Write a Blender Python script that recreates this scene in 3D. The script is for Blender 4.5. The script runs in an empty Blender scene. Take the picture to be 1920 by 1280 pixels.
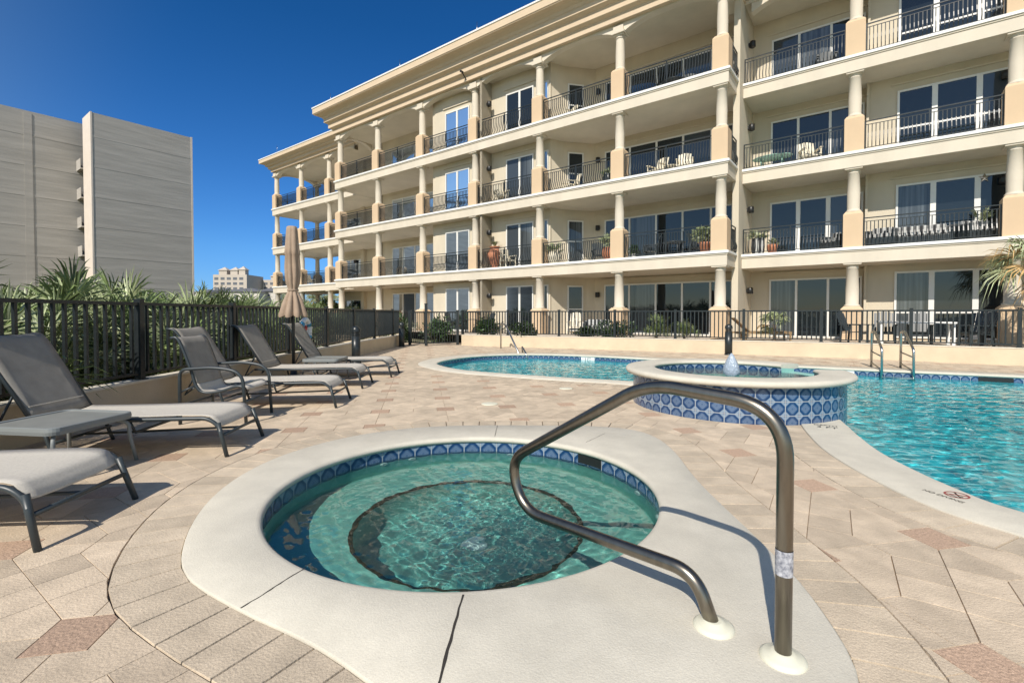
import bpy, bmesh, math, random
from mathutils import Vector, Matrix, geometry
random.seed(7)
R = math.radians
PI = math.pi
S = bpy.context.scene
COL = S.collection

# ---------------------------------------------------------------- camera, world, sun, exposure
cam_d = bpy.data.cameras.new('camera'); cam = bpy.data.objects.new('camera', cam_d); COL.objects.link(cam)
cam_d.sensor_width = 36; cam_d.lens = 36*900/1920; cam_d.clip_start = 0.05; cam_d.clip_end = 4000
cam.location = (0, 0, 1.45); cam.rotation_euler = (R(90-1.2), 0, 0)
cam_d.shift_y = -(640-(588.5+900*math.tan(R(1.2))))/1920
S.camera = cam
SUN_AZ = math.atan2(-.40, -.917)          # direction towards the sun, in the ground plane
SUN_EL = R(42)
w = bpy.data.worlds.new('World'); S.world = w; w.use_nodes = True
nt = w.node_tree; bg = nt.nodes['Background']
sky = nt.nodes.new('ShaderNodeTexSky'); sky.sky_type = 'NISHITA'; sky.sun_disc = False
sky.sun_elevation = SUN_EL
sky.sun_rotation = math.atan2(-.40, -.917)   # rotation measured from +Y clockwise
sky.altitude = 900; sky.air_density = 1.05; sky.dust_density = 0.25; sky.ozone_density = 3.2
hs = nt.nodes.new('ShaderNodeHueSaturation'); hs.inputs['Saturation'].default_value = 1.05
hs.inputs['Hue'].default_value = .5
tcw = nt.nodes.new('ShaderNodeTexCoord'); spw = nt.nodes.new('ShaderNodeSeparateXYZ'); nt.links.new(tcw.outputs['Generated'], spw.inputs[0])
cr = nt.nodes.new('ShaderNodeValToRGB'); nt.links.new(spw.outputs[2], cr.inputs[0])
cr.color_ramp.elements[0].position = 0; cr.color_ramp.elements[0].color = (.27, .44, .80, 1)
cr.color_ramp.elements[1].position = .5; cr.color_ramp.elements[1].color = (.17, .39, .62, 1)
el = cr.color_ramp.elements.new(.12); el.color = (.29, .50, .78, 1)
mw_ = nt.nodes.new('ShaderNodeMix'); mw_.data_type = 'RGBA'; mw_.blend_type = 'MULTIPLY'; mw_.inputs['Factor'].default_value = 1
# away from the sun the sky is a deep blue, around and behind the sun it is paler
dt = nt.nodes.new('ShaderNodeVectorMath'); dt.operation = 'DOT_PRODUCT'; dt.inputs[1].default_value = (.40, .917, 0); nt.links.new(tcw.outputs['Generated'], dt.inputs[0])
mrw = nt.nodes.new('ShaderNodeMapRange'); mrw.interpolation_type = 'SMOOTHSTEP'; mrw.inputs[1].default_value = -.15; mrw.inputs[2].default_value = .5; nt.links.new(dt.outputs['Value'], mrw.inputs[0])
ms_ = nt.nodes.new('ShaderNodeMix'); ms_.data_type = 'RGBA'; ms_.inputs['A'].default_value = (.98, .90, .78, 1); nt.links.new(mrw.outputs[0], ms_.inputs['Factor']); nt.links.new(cr.outputs[0], ms_.inputs['B'])
nt.links.new(sky.outputs[0], mw_.inputs['A']); nt.links.new(ms_.outputs['Result'], mw_.inputs['B'])
nt.links.new(mw_.outputs['Result'], hs.inputs['Color']); nt.links.new(hs.outputs[0], bg.inputs['Color'])
bg.inputs['Strength'].default_value = 0.135
sd = bpy.data.lights.new('sun', 'SUN'); sd.energy = 4.1; sd.angle = R(.5); sd.color = (1, .93, .83)
so = bpy.data.objects.new('sun', sd); COL.objects.link(so)
dirv = Vector((.40*math.cos(SUN_EL), .917*math.cos(SUN_EL), -math.sin(SUN_EL)))
so.rotation_euler = dirv.to_track_quat('-Z', 'Y').to_euler()
S.view_settings.view_transform = 'Standard'; S.view_settings.look = 'None'
S.view_settings.exposure = 0.32; S.view_settings.gamma = 1
S.cycles.max_bounces = 8; S.cycles.transparent_max_bounces = 12
S.cycles.caustics_reflective = False; S.cycles.caustics_refractive = True; S.cycles.sample_clamp_indirect = 6
sd.cycles.is_caustics_light = True

# ---------------------------------------------------------------- helpers: meshes
def smooth_path(pts, n=6, closed=False):
    P = [Vector(p) for p in pts]; out = []; N = len(P)
    rng = range(N) if closed else range(N-1)
    for i in rng:
        a = P[(i-1) % N] if closed or i > 0 else P[0]*2-P[1]
        b = P[i]; c = P[(i+1) % N]
        d = P[(i+2) % N] if closed or i+2 < N else P[-1]*2-P[-2]
        for k in range(n):
            t = k/n
            out.append(.5*((2*b)+(c-a)*t+(2*a-5*b+4*c-d)*t*t+(3*b-a-3*c+d)*t**3))
    if not closed: out.append(P[-1])
    return out

class MB:
    def __init__(s): s.v = []; s.f = []; s.m = []; s.uv = []; s.mi = 0; s.sm = []; s.smooth = False
    def face(s, idx, uv=None):
        s.f.append(tuple(idx)); s.m.append(s.mi); s.uv.append(uv); s.sm.append(s.smooth)
    def poly(s, pts, uv=None):
        b = len(s.v); s.v += [tuple(p) for p in pts]; s.face(range(b, b+len(pts)), uv)
    def box(s, x0, x1, y0, y1, z0, z1, M=None, taper=0):
        b = len(s.v)
        c = [(x0, y0, z0), (x1, y0, z0), (x1, y1, z0), (x0, y1, z0),
             (x0+taper, y0+taper, z1), (x1-taper, y0+taper, z1), (x1-taper, y1-taper, z1), (x0+taper, y1-taper, z1)]
        s.v += [tuple(M @ Vector(p)) if M else p for p in c]
        for q in ((3, 2, 1, 0), (4, 5, 6, 7), (0, 1, 5, 4), (1, 2, 6, 5), (2, 3, 7, 6), (3, 0, 4, 7)): s.face([b+i for i in q])
        return s
    def bar(s, p, q, w, h=None, up=(0, 0, 1)):
        p = Vector(p); q = Vector(q); h = h or w; d = (q-p); L = d.length
        if L < 1e-6: return s
        d /= L; u = Vector(up)
        if abs(d.dot(u)) > .95: u = Vector((1, 0, 0))
        x = d.cross(u).normalized(); y = x.cross(d)
        M = Matrix((x, d, y)).transposed().to_4x4(); M.translation = p
        return s.box(-w/2, w/2, 0, L, -h/2, h/2, M)
    def tube(s, pts, r, n=8, closed=False, caps=True):
        P = [Vector(p) for p in pts]; N = len(P); b = len(s.v)
        rr = r if isinstance(r, (list, tuple)) else [r]*N
        pu = None
        for i in range(N):
            if closed: d = (P[(i+1) % N]-P[i-1])
            else: d = P[min(i+1, N-1)]-P[max(i-1, 0)]
            d.normalize()
            if pu is None:
                u = Vector((0, 0, 1)) if abs(d.z) < .9 else Vector((1, 0, 0))
                pu = (u-d*u.dot(d)).normalized()
            else:
                pu = (pu-d*pu.dot(d)); pu = pu.normalized() if pu.length > 1e-5 else Vector((1, 0, 0))
            x = d.cross(pu)
            for k in range(n):
                a = 2*PI*k/n
                s.v.append(tuple(P[i]+(pu*math.cos(a)+x*math.sin(a))*rr[i]))
        old = s.smooth; s.smooth = True
        for i in range(N if closed else N-1):
            j = (i+1) % N
            for k in range(n): s.face((b+i*n+k, b+i*n+(k+1) % n, b+j*n+(k+1) % n, b+j*n+k))
        s.smooth = old
        if caps and not closed:
            s.face([b+k for k in range(n)][::-1]); s.face([b+(N-1)*n+k for k in range(n)])
        return s
    def lathe(s, prof, c=(0, 0, 0), n=24, a0=0, a1=2*PI, cap=True, smooth=True, uvs=None):
        b = len(s.v); full = abs(a1-a0-2*PI) < 1e-6; K = n if full else n+1
        for r, z in prof:
            for k in range(K):
                a = a0+(a1-a0)*k/n; s.v.append((c[0]+r*math.cos(a), c[1]+r*math.sin(a), c[2]+z))
        old = s.smooth; s.smooth = smooth
        for i in range(len(prof)-1):
            for k in range(n):
                k2 = (k+1) % K
                uv = None
                if uvs:
                    u0 = k*uvs; u1 = (k+1)*uvs; v0 = prof[i][1]; v1 = prof[i+1][1]
                    uv = [(u0, v0), (u1, v0), (u1, v1), (u0, v1)]
                s.face((b+i*K+k, b+i*K+k2, b+(i+1)*K+k2, b+(i+1)*K+k), uv)
        s.smooth = old
        if cap and full:
            if prof[0][0] > 1e-4: s.face([b+k for k in range(n)][::-1])
            if prof[-1][0] > 1e-4: s.face([b+(len(prof)-1)*K+k for k in range(n)])
        return s
    def loft(s, rows, uvrows=None, closed=True):
        """rows: lists of points of one length; quads between rows"""
        b = len(s.v); n = len(rows[0])
        for r in rows: s.v += [tuple(p) for p in r]
        for i in range(len(rows)-1):
            for k in range(n if closed else n-1):
                k2 = (k+1) % n
                uv = None
                if uvrows:
                    L = uvrows[0]; ku = L[k]; ku2 = L[k+1]
                    uv = [(ku, uvrows[1][i]), (ku2, uvrows[1][i]), (ku2, uvrows[1][i+1]), (ku, uvrows[1][i+1])]
                s.face((b+i*n+k, b+i*n+k2, b+(i+1)*n+k2, b+(i+1)*n+k), uv)
        return s
    def sphere(s, c, r, sc=(1, 1, 1), n=12, m=8, lo=-.5, hi=.5):
        prof = [(max(r*math.cos(PI*(lo+(hi-lo)*i/m)), 1e-5), r*sc[2]*math.sin(PI*(lo+(hi-lo)*i/m))) for i in range(m+1)]
        b = len(s.v); s.lathe(prof, (0, 0, 0), n, cap=False)
        for i in range(b, len(s.v)):
            x, y, z = s.v[i]; s.v[i] = (c[0]+x*sc[0], c[1]+y*sc[1], c[2]+z)
        return s
    def build(s, name, mats, parent=None, loc=None, bevel=0, rot=None, recalc=True):
        me = bpy.data.meshes.new(name); me.from_pydata(s.v, [], s.f)
        if not isinstance(mats, (list, tuple)): mats = [mats]
        for m in mats: me.materials.append(m)
        me.polygons.foreach_set('material_index', s.m)
        me.polygons.foreach_set('use_smooth', s.sm)
        if any(u for u in s.uv):
            l = me.uv_layers.new(name='UVMap')
            for p, u in zip(me.polygons, s.uv):
                if u:
                    for li, c in zip(p.loop_indices, u): l.data[li].uv = c
        if recalc:
            bm = bmesh.new(); bm.from_mesh(me); bmesh.ops.recalc_face_normals(bm, faces=bm.faces); bm.to_mesh(me); bm.free()
        o = bpy.data.objects.new(name, me); COL.objects.link(o)
        if parent: o.parent = parent
        if loc: o.location = loc
        if rot is not None: o.rotation_euler = (0, 0, rot)
        if bevel:
            bv = o.modifiers.new('bevel', 'BEVEL'); bv.width = bevel; bv.segments = 2; bv.limit_method = 'ANGLE'
        return o

def tag(o, label=None, cat=None, group=None, kind=None):
    if label: o['label'] = label
    if cat: o['category'] = cat
    if group: o['group'] = group
    if kind: o['kind'] = kind
    return o
def empty(name, loc=(0, 0, 0), rz=0, label=None, cat=None, group=None):
    o = bpy.data.objects.new(name, None); COL.objects.link(o)
    o.location = loc; o.rotation_euler = (0, 0, rz); o.empty_display_size = .1
    tag(o, label, cat, group); return o
KIDS = {}
def copy_tree(o, parent=None):
    c = o.copy(); COL.objects.link(c)
    if parent: c.parent = parent
    for ch in [x for x in COL.objects if x.parent == o]: copy_tree(ch, c)
    return c

# ---------------------------------------------------------------- helpers: materials
def mat(name, col, rough=.7, var=0, speck=0, scale=4, bump=0, bscale=None, metal=0, spec=.5, col2=None, detail=6, ior=None, island=0, stretch=None):
    m = bpy.data.materials.new(name); m.use_nodes = True; n = m.node_tree; L = n.links
    b = n.nodes['Principled BSDF']; b.inputs['Roughness'].default_value = rough; b.inputs['Metallic'].default_value = metal
    b.inputs['Specular IOR Level'].default_value = spec
    if ior: b.inputs['IOR'].default_value = ior
    b.inputs['Base Color'].default_value = (*col, 1)
    tc = n.nodes.new('ShaderNodeTexCoord'); src = tc.outputs['Object']
    if stretch:
        mp = n.nodes.new('ShaderNodeMapping'); mp.inputs['Scale'].default_value = stretch
        L.new(src, mp.inputs[0]); src = mp.outputs[0]
    if var or col2 or island:
        nz = n.nodes.new('ShaderNodeTexNoise'); nz.inputs['Scale'].default_value = scale; nz.inputs['Detail'].default_value = detail
        nz.inputs['Roughness'].default_value = .6
        L.new(src, nz.inputs['Vector'])
        rp = n.nodes.new('ShaderNodeMapRange'); rp.inputs[1].default_value = .32; rp.inputs[2].default_value = .68
        L.new(nz.outputs[0], rp.inputs[0])
        mx = n.nodes.new('ShaderNodeMix'); mx.data_type = 'RGBA'
        c2 = col2 or tuple(min(1, c*(1+var)) for c in col)
        c1 = col if col2 else tuple(c*(1-var) for c in col)
        mx.inputs['A'].default_value = (*c1, 1); mx.inputs['B'].default_value = (*c2, 1)
        L.new(rp.outputs[0], mx.inputs['Factor']); out = mx.outputs['Result']
        if island:
            g = n.nodes.new('ShaderNodeNewGeometry'); hs = n.nodes.new('ShaderNodeHueSaturation')
            r2 = n.nodes.new('ShaderNodeMapRange'); r2.inputs[3].default_value = 1-island; r2.inputs[4].default_value = 1+island
            L.new(g.outputs['Random Per Island'], r2.inputs[0]); L.new(r2.outputs[0], hs.inputs['Value']); L.new(out, hs.inputs['Color']); out = hs.outputs[0]
        if speck:
            n3 = n.nodes.new('ShaderNodeTexNoise'); n3.inputs['Scale'].default_value = 170; n3.inputs['Detail'].default_value = 3; L.new(src, n3.inputs['Vector'])
            r3 = n.nodes.new('ShaderNodeMapRange'); r3.inputs[1].default_value = .3; r3.inputs[2].default_value = .7; r3.inputs[3].default_value = 1-speck; r3.inputs[4].default_value = 1+speck; L.new(n3.outputs[0], r3.inputs[0])
            h3 = n.nodes.new('ShaderNodeHueSaturation'); L.new(r3.outputs[0], h3.inputs['Value']); L.new(out, h3.inputs['Color']); out = h3.outputs[0]
        L.new(out, b.inputs['Base Color'])
    if bump:
        n2 = n.nodes.new('ShaderNodeTexNoise'); n2.inputs['Scale'].default_value = bscale or scale*6; n2.inputs['Detail'].default_value = 5
        L.new(src, n2.inputs['Vector']); bp = n.nodes.new('ShaderNodeBump'); bp.inputs['Strength'].default_value = bump
        bp.inputs['Distance'].default_value = .02
        L.new(n2.outputs[0], bp.inputs['Height']); L.new(bp.outputs[0], b.inputs['Normal'])
    return m

def mth(n, op, a, b=None, c=None):
    x = n.nodes.new('ShaderNodeMath'); x.operation = op
    for i, q in enumerate((a, b, c)):
        if q is None: continue
        if isinstance(q, (int, float)): x.inputs[i].default_value = q
        else: n.links.new(q, x.inputs[i])
    return x.outputs[0]

def tile_mat(name, edge_fade=True):
    """hand painted blue and white tile with an octagon ring and a diamond, one per UV unit"""
    m = bpy.data.materials.new(name); m.use_nodes = True; n = m.node_tree; L = n.links; b = n.nodes['Principled BSDF']
    b.inputs['Roughness'].default_value = .18
    tc = n.nodes.new('ShaderNodeTexCoord'); sp = n.nodes.new('ShaderNodeSeparateXYZ'); L.new(tc.outputs['UV'], sp.inputs[0])
    fx = mth(n, 'SUBTRACT', mth(n, 'FRACT', sp.outputs[0]), .5); fy = mth(n, 'SUBTRACT', mth(n, 'FRACT', sp.outputs[1]), .5)
    ax = mth(n, 'ABSOLUTE', fx); ay = mth(n, 'ABSOLUTE', fy)
    mxm = mth(n, 'MAXIMUM', ax, ay); dia = mth(n, 'ADD', ax, ay)
    rad = mth(n, 'SQRT', mth(n, 'ADD', mth(n, 'MULTIPLY', ax, ax), mth(n, 'MULTIPLY', ay, ay)))
    octd = mth(n, 'MAXIMUM', mxm, mth(n, 'MULTIPLY', dia, .72))
    grout = mth(n, 'GREATER_THAN', mxm, .475)
    outer = mth(n, 'GREATER_THAN', octd, .465)      # corners stay white
    ring = mth(n, 'MULTIPLY', mth(n, 'GREATER_THAN', mth(n, 'MAXIMUM', octd, mth(n, 'MULTIPLY', dia, .84)), .36), mth(n, 'LESS_THAN', octd, .46))
    petals = mth(n, 'GREATER_THAN', mth(n, 'SINE', mth(n, 'MULTIPLY', dia, 52)), .1)
    inner = None
    dark = (.010, .045, .13, 1); mid = (.06, .11, .21, 1); pale = (.20, .27, .36, 1)
    def mix(f, a, bb):
        x = n.nodes.new('ShaderNodeMix'); x.data_type = 'RGBA'
        L.new(f, x.inputs['Factor'])
        for nm, q in (('A', a), ('B', bb)):
            if isinstance(q, tuple): x.inputs[nm].default_value = q
            else: L.new(q, x.inputs[nm])
        return x.outputs['Result']
    c = mix(petals, mid, (.13, .19, .29, 1))
    c = mix(mth(n, 'GREATER_THAN', dia, .36), c, mid)
    c = mix(mth(n, 'LESS_THAN', dia, .05), c, mid)
    c = mix(ring, c, dark)
    c = mix(outer, c, pale)
    star = mth(n, 'GREATER_THAN', mth(n, 'MULTIPLY', ax, ay), .185)
    c = mix(star, c, mid)
    c = mix(grout, c, (.30, .32, .34, 1))
    nz = n.nodes.new('ShaderNodeTexNoise'); nz.inputs['Scale'].default_value = 3; L.new(tc.outputs['Object'], nz.inputs['Vector'])
    hv = n.nodes.new('ShaderNodeHueSaturation'); L.new(c, hv.inputs['Color'])
    mr = n.nodes.new('ShaderNodeMapRange'); mr.inputs[3].default_value = .8; mr.inputs[4].default_value = 1.2; L.new(nz.outputs[0], mr.inputs[0]); L.new(mr.outputs[0], hv.inputs['Value'])
    L.new(hv.outputs[0], b.inputs['Base Color'])
    L.new(mth(n, 'ADD', mth(n, 'MULTIPLY', grout, .5), .18), b.inputs['Roughness'])
    return m

def water_mat(name, ripple_shade, ripple_light, scale, bump, gloss=1.0, stretch=(1, 1, 1), contrast=(.35, .65), absorb=None):
    """clear pool water: Fresnel mirror on a rippled surface over transparency with ripple light and dark painted in"""
    m = bpy.data.materials.new(name); m.use_nodes = True; n = m.node_tree; L = n.links
    n.nodes.remove(n.nodes['Principled BSDF']); out = n.nodes['Material Output']
    tc = n.nodes.new('ShaderNodeTexCoord'); mp = n.nodes.new('ShaderNodeMapping'); mp.inputs['Scale'].default_value = stretch
    L.new(tc.outputs['Object'], mp.inputs[0])
    n1 = n.nodes.new('ShaderNodeTexNoise'); n1.inputs['Scale'].default_value = scale; n1.inputs['Detail'].default_value = 3; n1.inputs['Distortion'].default_value = 1.2
    L.new(mp.outputs[0], n1.inputs['Vector'])
    n2 = n.nodes.new('ShaderNodeTexVoronoi'); n2.feature = 'SMOOTH_F1'; n2.inputs['Scale'].default_value = scale*.8
    ad = n.nodes.new('ShaderNodeVectorMath'); ad.operation = 'ADD'
    sc = n.nodes.new('ShaderNodeVectorMath'); sc.operation = 'SCALE'; sc.inputs['Scale'].default_value = .35
    L.new(n1.outputs['Color'], sc.inputs[0]); L.new(sc.outputs[0], ad.inputs[0]); L.new(mp.outputs[0], ad.inputs[1])
    L.new(ad.outputs[0], n2.inputs['Vector'])
    h = mth(n, 'ADD', mth(n, 'MULTIPLY', n1.outputs[0], .6), mth(n, 'MULTIPLY', n2.outputs['Distance'], .6))
    bp = n.nodes.new('ShaderNodeBump'); bp.inputs['Strength'].default_value = bump; bp.inputs['Distance'].default_value = .03
    L.new(h, bp.inputs['Height'])
    mr = n.nodes.new('ShaderNodeMapRange'); mr.inputs[1].default_value = contrast[0]; mr.inputs[2].default_value = contrast[1]
    L.new(h, mr.inputs[0])
    mx = n.nodes.new('ShaderNodeMix'); mx.data_type = 'RGBA'; mx.inputs['A'].default_value = (*ripple_shade, 1); mx.inputs['B'].default_value = (*ripple_light, 1)  # noise puts caustic light and dark into the transparent colour
    L.new(mr.outputs[0], mx.inputs['Factor'])
    tr = n.nodes.new('ShaderNodeBsdfTransparent'); L.new(mx.outputs['Result'], tr.inputs[0])
    gl = n.nodes.new('ShaderNodeBsdfGlossy'); gl.inputs['Roughness'].default_value = .02; gl.inputs['Color'].default_value = (gloss, gloss, gloss, 1)
    L.new(bp.outputs[0], gl.inputs['Normal'])
    fr = n.nodes.new('ShaderNodeFresnel'); fr.inputs['IOR'].default_value = 1.33; L.new(bp.outputs[0], fr.inputs['Normal'])
    ms = n.nodes.new('ShaderNodeMixShader'); L.new(mth(n, 'MINIMUM', fr.outputs[0], .55), ms.inputs[0]); L.new(tr.outputs[0], ms.inputs[1]); L.new(gl.outputs[0], ms.inputs[2])
    L.new(ms.outputs[0], out.inputs['Surface'])
    if absorb:
        va = n.nodes.new('ShaderNodeVolumeAbsorption'); va.inputs['Color'].default_value = (*absorb[:3], 1); va.inputs['Density'].default_value = absorb[3]
        L.new(va.outputs[0], out.inputs['Volume'])
    return m

M = {}
M['paver'] = mat('paver_stone', (.545, .442, .325), .85, var=.15, speck=.18, scale=5, bump=.32, bscale=70, island=.14)
M['paver_red'] = mat('paver_clay', (.44, .305, .215), .85, var=.2, speck=.3, scale=55, bump=.4, bscale=60, island=.12)
M['paver_band'] = mat('paver_band_stone', (.515, .425, .315), .85, var=.14, speck=.18, scale=5, bump=.32, bscale=70, island=.12)
M['sand'] = mat('joint_sand', (.14, .10, .07), .95, var=.3, scale=9)
M['coping'] = mat('coping_concrete', (.58, .54, .45), .75, var=.085, speck=.07, scale=3, bump=.2, bscale=110)
M['joint'] = mat('joint_gap', (.035, .03, .025), .95)
M['tile'] = tile_mat('blue_pattern_tile')
M['plaster'] = mat('pool_plaster', (.26, .50, .45), .6, var=.10, scale=60)
M['plaster_pool'] = mat('pool_plaster_deep', (.12, .64, .70), .6, var=.15, scale=3)
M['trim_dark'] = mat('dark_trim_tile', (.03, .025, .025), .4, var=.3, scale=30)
M['stucco'] = mat('stucco_cream', (.60, .53, .41), .85, var=.07, scale=.9, stretch=(1, 1, .4), bump=.25, bscale=60)
M['stucco_pale'] = mat('stucco_pale', (.64, .57, .46), .8, var=.07, scale=1.0, stretch=(1, 1, .35), bump=.2, bscale=60)
M['peach'] = mat('stucco_peach', (.62, .46, .30), .85, var=.04, scale=1.3, bump=.25, bscale=60)
M['white_trim'] = mat('white_trim', (.80, .79, .76), .6, var=.03, scale=3)
M['planter'] = mat('planter_wall_stucco', (.61, .505, .36), .85, var=.08, scale=1.5, bump=.25, bscale=50)
M['wallcap'] = mat('wall_cap', (.70, .64, .53), .85, var=.08, scale=8, bump=.2)
M['black'] = mat('black_metal', (.018, .023, .025), .35, var=.2, scale=12)
M['frame_white'] = mat('window_frame_white', (.74, .73, .69), .4)
M['steel'] = mat('brushed_steel', (.23, .205, .17), .31, metal=1, var=.12, scale=30, stretch=(1, 1, .1))
M['steel_pale'] = mat('steel_pale', (.5, .5, .48), .25, metal=1)
M['flange'] = mat('flange_plastic', (.68, .66, .53), .45)
M['sling'] = mat('sling_taupe', (.56, .52, .45), .8, var=.08, scale=60, bump=.3, bscale=400)
M['sling_shaded'] = mat('sling_shaded', (.30, .275, .235), .75, var=.10, scale=7, bump=.3, bscale=400)  # same fabric as the seat, darkened: the shade on the backs is painted in
M['frame_grey'] = mat('chair_frame_grey', (.035, .045, .05), .4)
M['table_frame'] = mat('table_frame_grey', (.21, .225, .22), .5)
M['table_glass'] = mat('table_frosted_glass', (.25, .255, .235), .35, var=.1, scale=5)
M['canvas'] = mat('umbrella_canvas', (.36, .265, .19), .9, var=.08, scale=8, bump=.2, bscale=200)
M['grey_wall'] = None
M['leaf'] = mat('palmetto_leaf', (.15, .20, .075), .45, var=.4, scale=2.5, island=.4)
M['leaf_pale'] = mat('palmetto_leaf_pale', (.33, .37, .20), .45, var=.3, scale=2.5, island=.3)
M['leaf_dark'] = mat('shrub_leaf_dark', (.035, .07, .022), .5, var=.4, scale=3, island=.4)
M['leaf_silver'] = mat('silver_shrub_leaf', (.22, .25, .17), .6, var=.3, scale=3, island=.4)
M['leaf_dry'] = mat('dry_frond', (.42, .28, .12), .7, var=.3, scale=6, island=.3)
M['bark'] = mat('palm_bark', (.14, .10, .07), .9, var=.3, scale=14, bump=.6, bscale=40)
M['terracotta'] = mat('terracotta', (.42, .17, .09), .7, var=.12, scale=6)
M['cream_paint'] = mat('cream_paint', (.72, .66, .52), .6)
M['mint_paint'] = mat('mint_paint', (.30, .50, .42), .6)
M['white_paint'] = mat('white_paint', (.80, .80, .78), .5)
M['wood'] = mat('teak_wood', (.28, .19, .10), .7, var=.2, scale=10)
M['mark_red'] = mat('faded_red_paint', (.30, .07, .06), .7)
M['red'] = mat('red_plastic', (.45, .02, .03), .4)
M['blue'] = mat('blue_plastic', (.05, .30, .50), .4)
M['ground'] = mat('dune_ground', (.30, .26, .17), .95, var=.3, scale=.6, bump=.4, col2=(.10, .12, .05))
M['terrace'] = mat('terrace_concrete', (.55, .47, .38), .85, var=.1, scale=3)
M['curtain'] = mat('drapery', (.50, .49, .45), .9, var=.15, scale=25, stretch=(1, 1, .05))
M['lamp_black'] = mat('lamp_black', (.015, .015, .015), .4)
M['steel_pipe'] = M['steel']

def glass_mat(nm='tinted_window_glass', base=(.012, .016, .019), folds=False):
    m = bpy.data.materials.new(nm); m.use_nodes = True; n = m.node_tree; L = n.links
    n.nodes.remove(n.nodes['Principled BSDF']); out = n.nodes['Material Output']
    g = n.nodes.new('ShaderNodeBsdfGlossy'); g.inputs['Roughness'].default_value = .015; g.inputs['Color'].default_value = (.68, .82, 1.0, 1)
    d = n.nodes.new('ShaderNodeBsdfDiffuse'); d.inputs['Color'].default_value = (*base, 1)
    tc = n.nodes.new('ShaderNodeTexCoord')
    if folds:
        wv = n.nodes.new('ShaderNodeTexNoise'); wv.inputs['Scale'].default_value = 9; mpf = n.nodes.new('ShaderNodeMapping'); mpf.inputs['Scale'].default_value = (1, 1, .03)
        L.new(tc.outputs['Object'], mpf.inputs[0]); L.new(mpf.outputs[0], wv.inputs['Vector'])
        mrf = n.nodes.new('ShaderNodeMapRange'); mrf.inputs[1].default_value = .3; mrf.inputs[2].default_value = .7; mrf.inputs[3].default_value = .35; mrf.inputs[4].default_value = 1.5; L.new(wv.outputs[0], mrf.inputs[0])
        hvf = n.nodes.new('ShaderNodeHueSaturation'); hvf.inputs['Color'].default_value = (*base, 1); L.new(mrf.outputs[0], hvf.inputs['Value']); L.new(hvf.outputs[0], d.inputs['Color'])
    nz = n.nodes.new('ShaderNodeTexNoise'); nz.inputs['Scale'].default_value = .7
    L.new(tc.outputs['Object'], nz.inputs['Vector']); bp = n.nodes.new('ShaderNodeBump'); bp.inputs['Strength'].default_value = .05; bp.inputs['Distance'].default_value = .1
    L.new(nz.outputs[0], bp.inputs['Height']); L.new(bp.outputs[0], g.inputs['Normal'])
    ms = n.nodes.new('ShaderNodeMixShader'); fr = n.nodes.new('ShaderNodeFresnel'); fr.inputs['IOR'].default_value = 1.62
    L.new(fr.outputs[0], ms.inputs[0]); L.new(d.outputs[0], ms.inputs[1]); L.new(g.outputs[0], ms.inputs[2]); L.new(ms.outputs[0], out.inputs['Surface'])
    return m
M['glass'] = glass_mat(); M['glass_drapes'] = glass_mat('glass_with_drapes', (.075, .085, .09), True); M['glass_blind'] = glass_mat('glass_with_blind', (.045, .055, .065))

def caustic_water(name, tint, rough=0.0):
    m = bpy.data.materials.new(name); m.use_nodes = True; n = m.node_tree; L = n.links
    b = n.nodes['Principled BSDF']; b.inputs['Transmission Weight'].default_value = 1; b.inputs['IOR'].default_value = 1.33; b.inputs['Roughness'].default_value = rough
    b.inputs['Base Color'].default_value = (*tint, 1)
    return m
def waves(seed, comps):
    r_ = random.Random(seed); W = []
    for lam, amp, cnt in comps:
        for _ in range(cnt): W.append((2*PI/(lam*r_.uniform(.75, 1.3)), r_.uniform(0, 2*PI), amp*r_.uniform(.6, 1.2), r_.uniform(0, 2*PI)))
    W = [(k*math.cos(a), k*math.sin(a), A, p) for k, a, A, p in W]
    return lambda x, y: sum(A*math.sin(kx*x+ky*y+p) for kx, ky, A, p in W)
def text_mesh(s, size, name, m, parent, loc, rot, ext=.001):
    c = bpy.data.curves.new(name, 'FONT'); c.body = s; c.size = size; c.align_x = 'CENTER'; c.align_y = 'CENTER'; c.extrude = ext
    c.space_line = .85
    t = bpy.data.objects.new(name, c); COL.objects.link(t)
    dg = bpy.context.evaluated_depsgraph_get(); me = bpy.data.meshes.new_from_object(t.evaluated_get(dg))
    COL.objects.unlink(t); bpy.data.objects.remove(t)
    me.name = name; me.materials.clear(); me.materials.append(m)
    o = bpy.data.objects.new(name, me); COL.objects.link(o); o.location = loc; o.rotation_euler = rot
    if parent: o.parent = parent
    return o
# ================================================================ GROUND, DECK, POOLS
ST = lambda o: tag(o, kind='structure')
b = MB(); b.poly([(-1500, -600, -.30), (1500, -600, -.30), (1500, 2500, -.30), (-1500, 2500, -.30)])
ground = None

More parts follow.
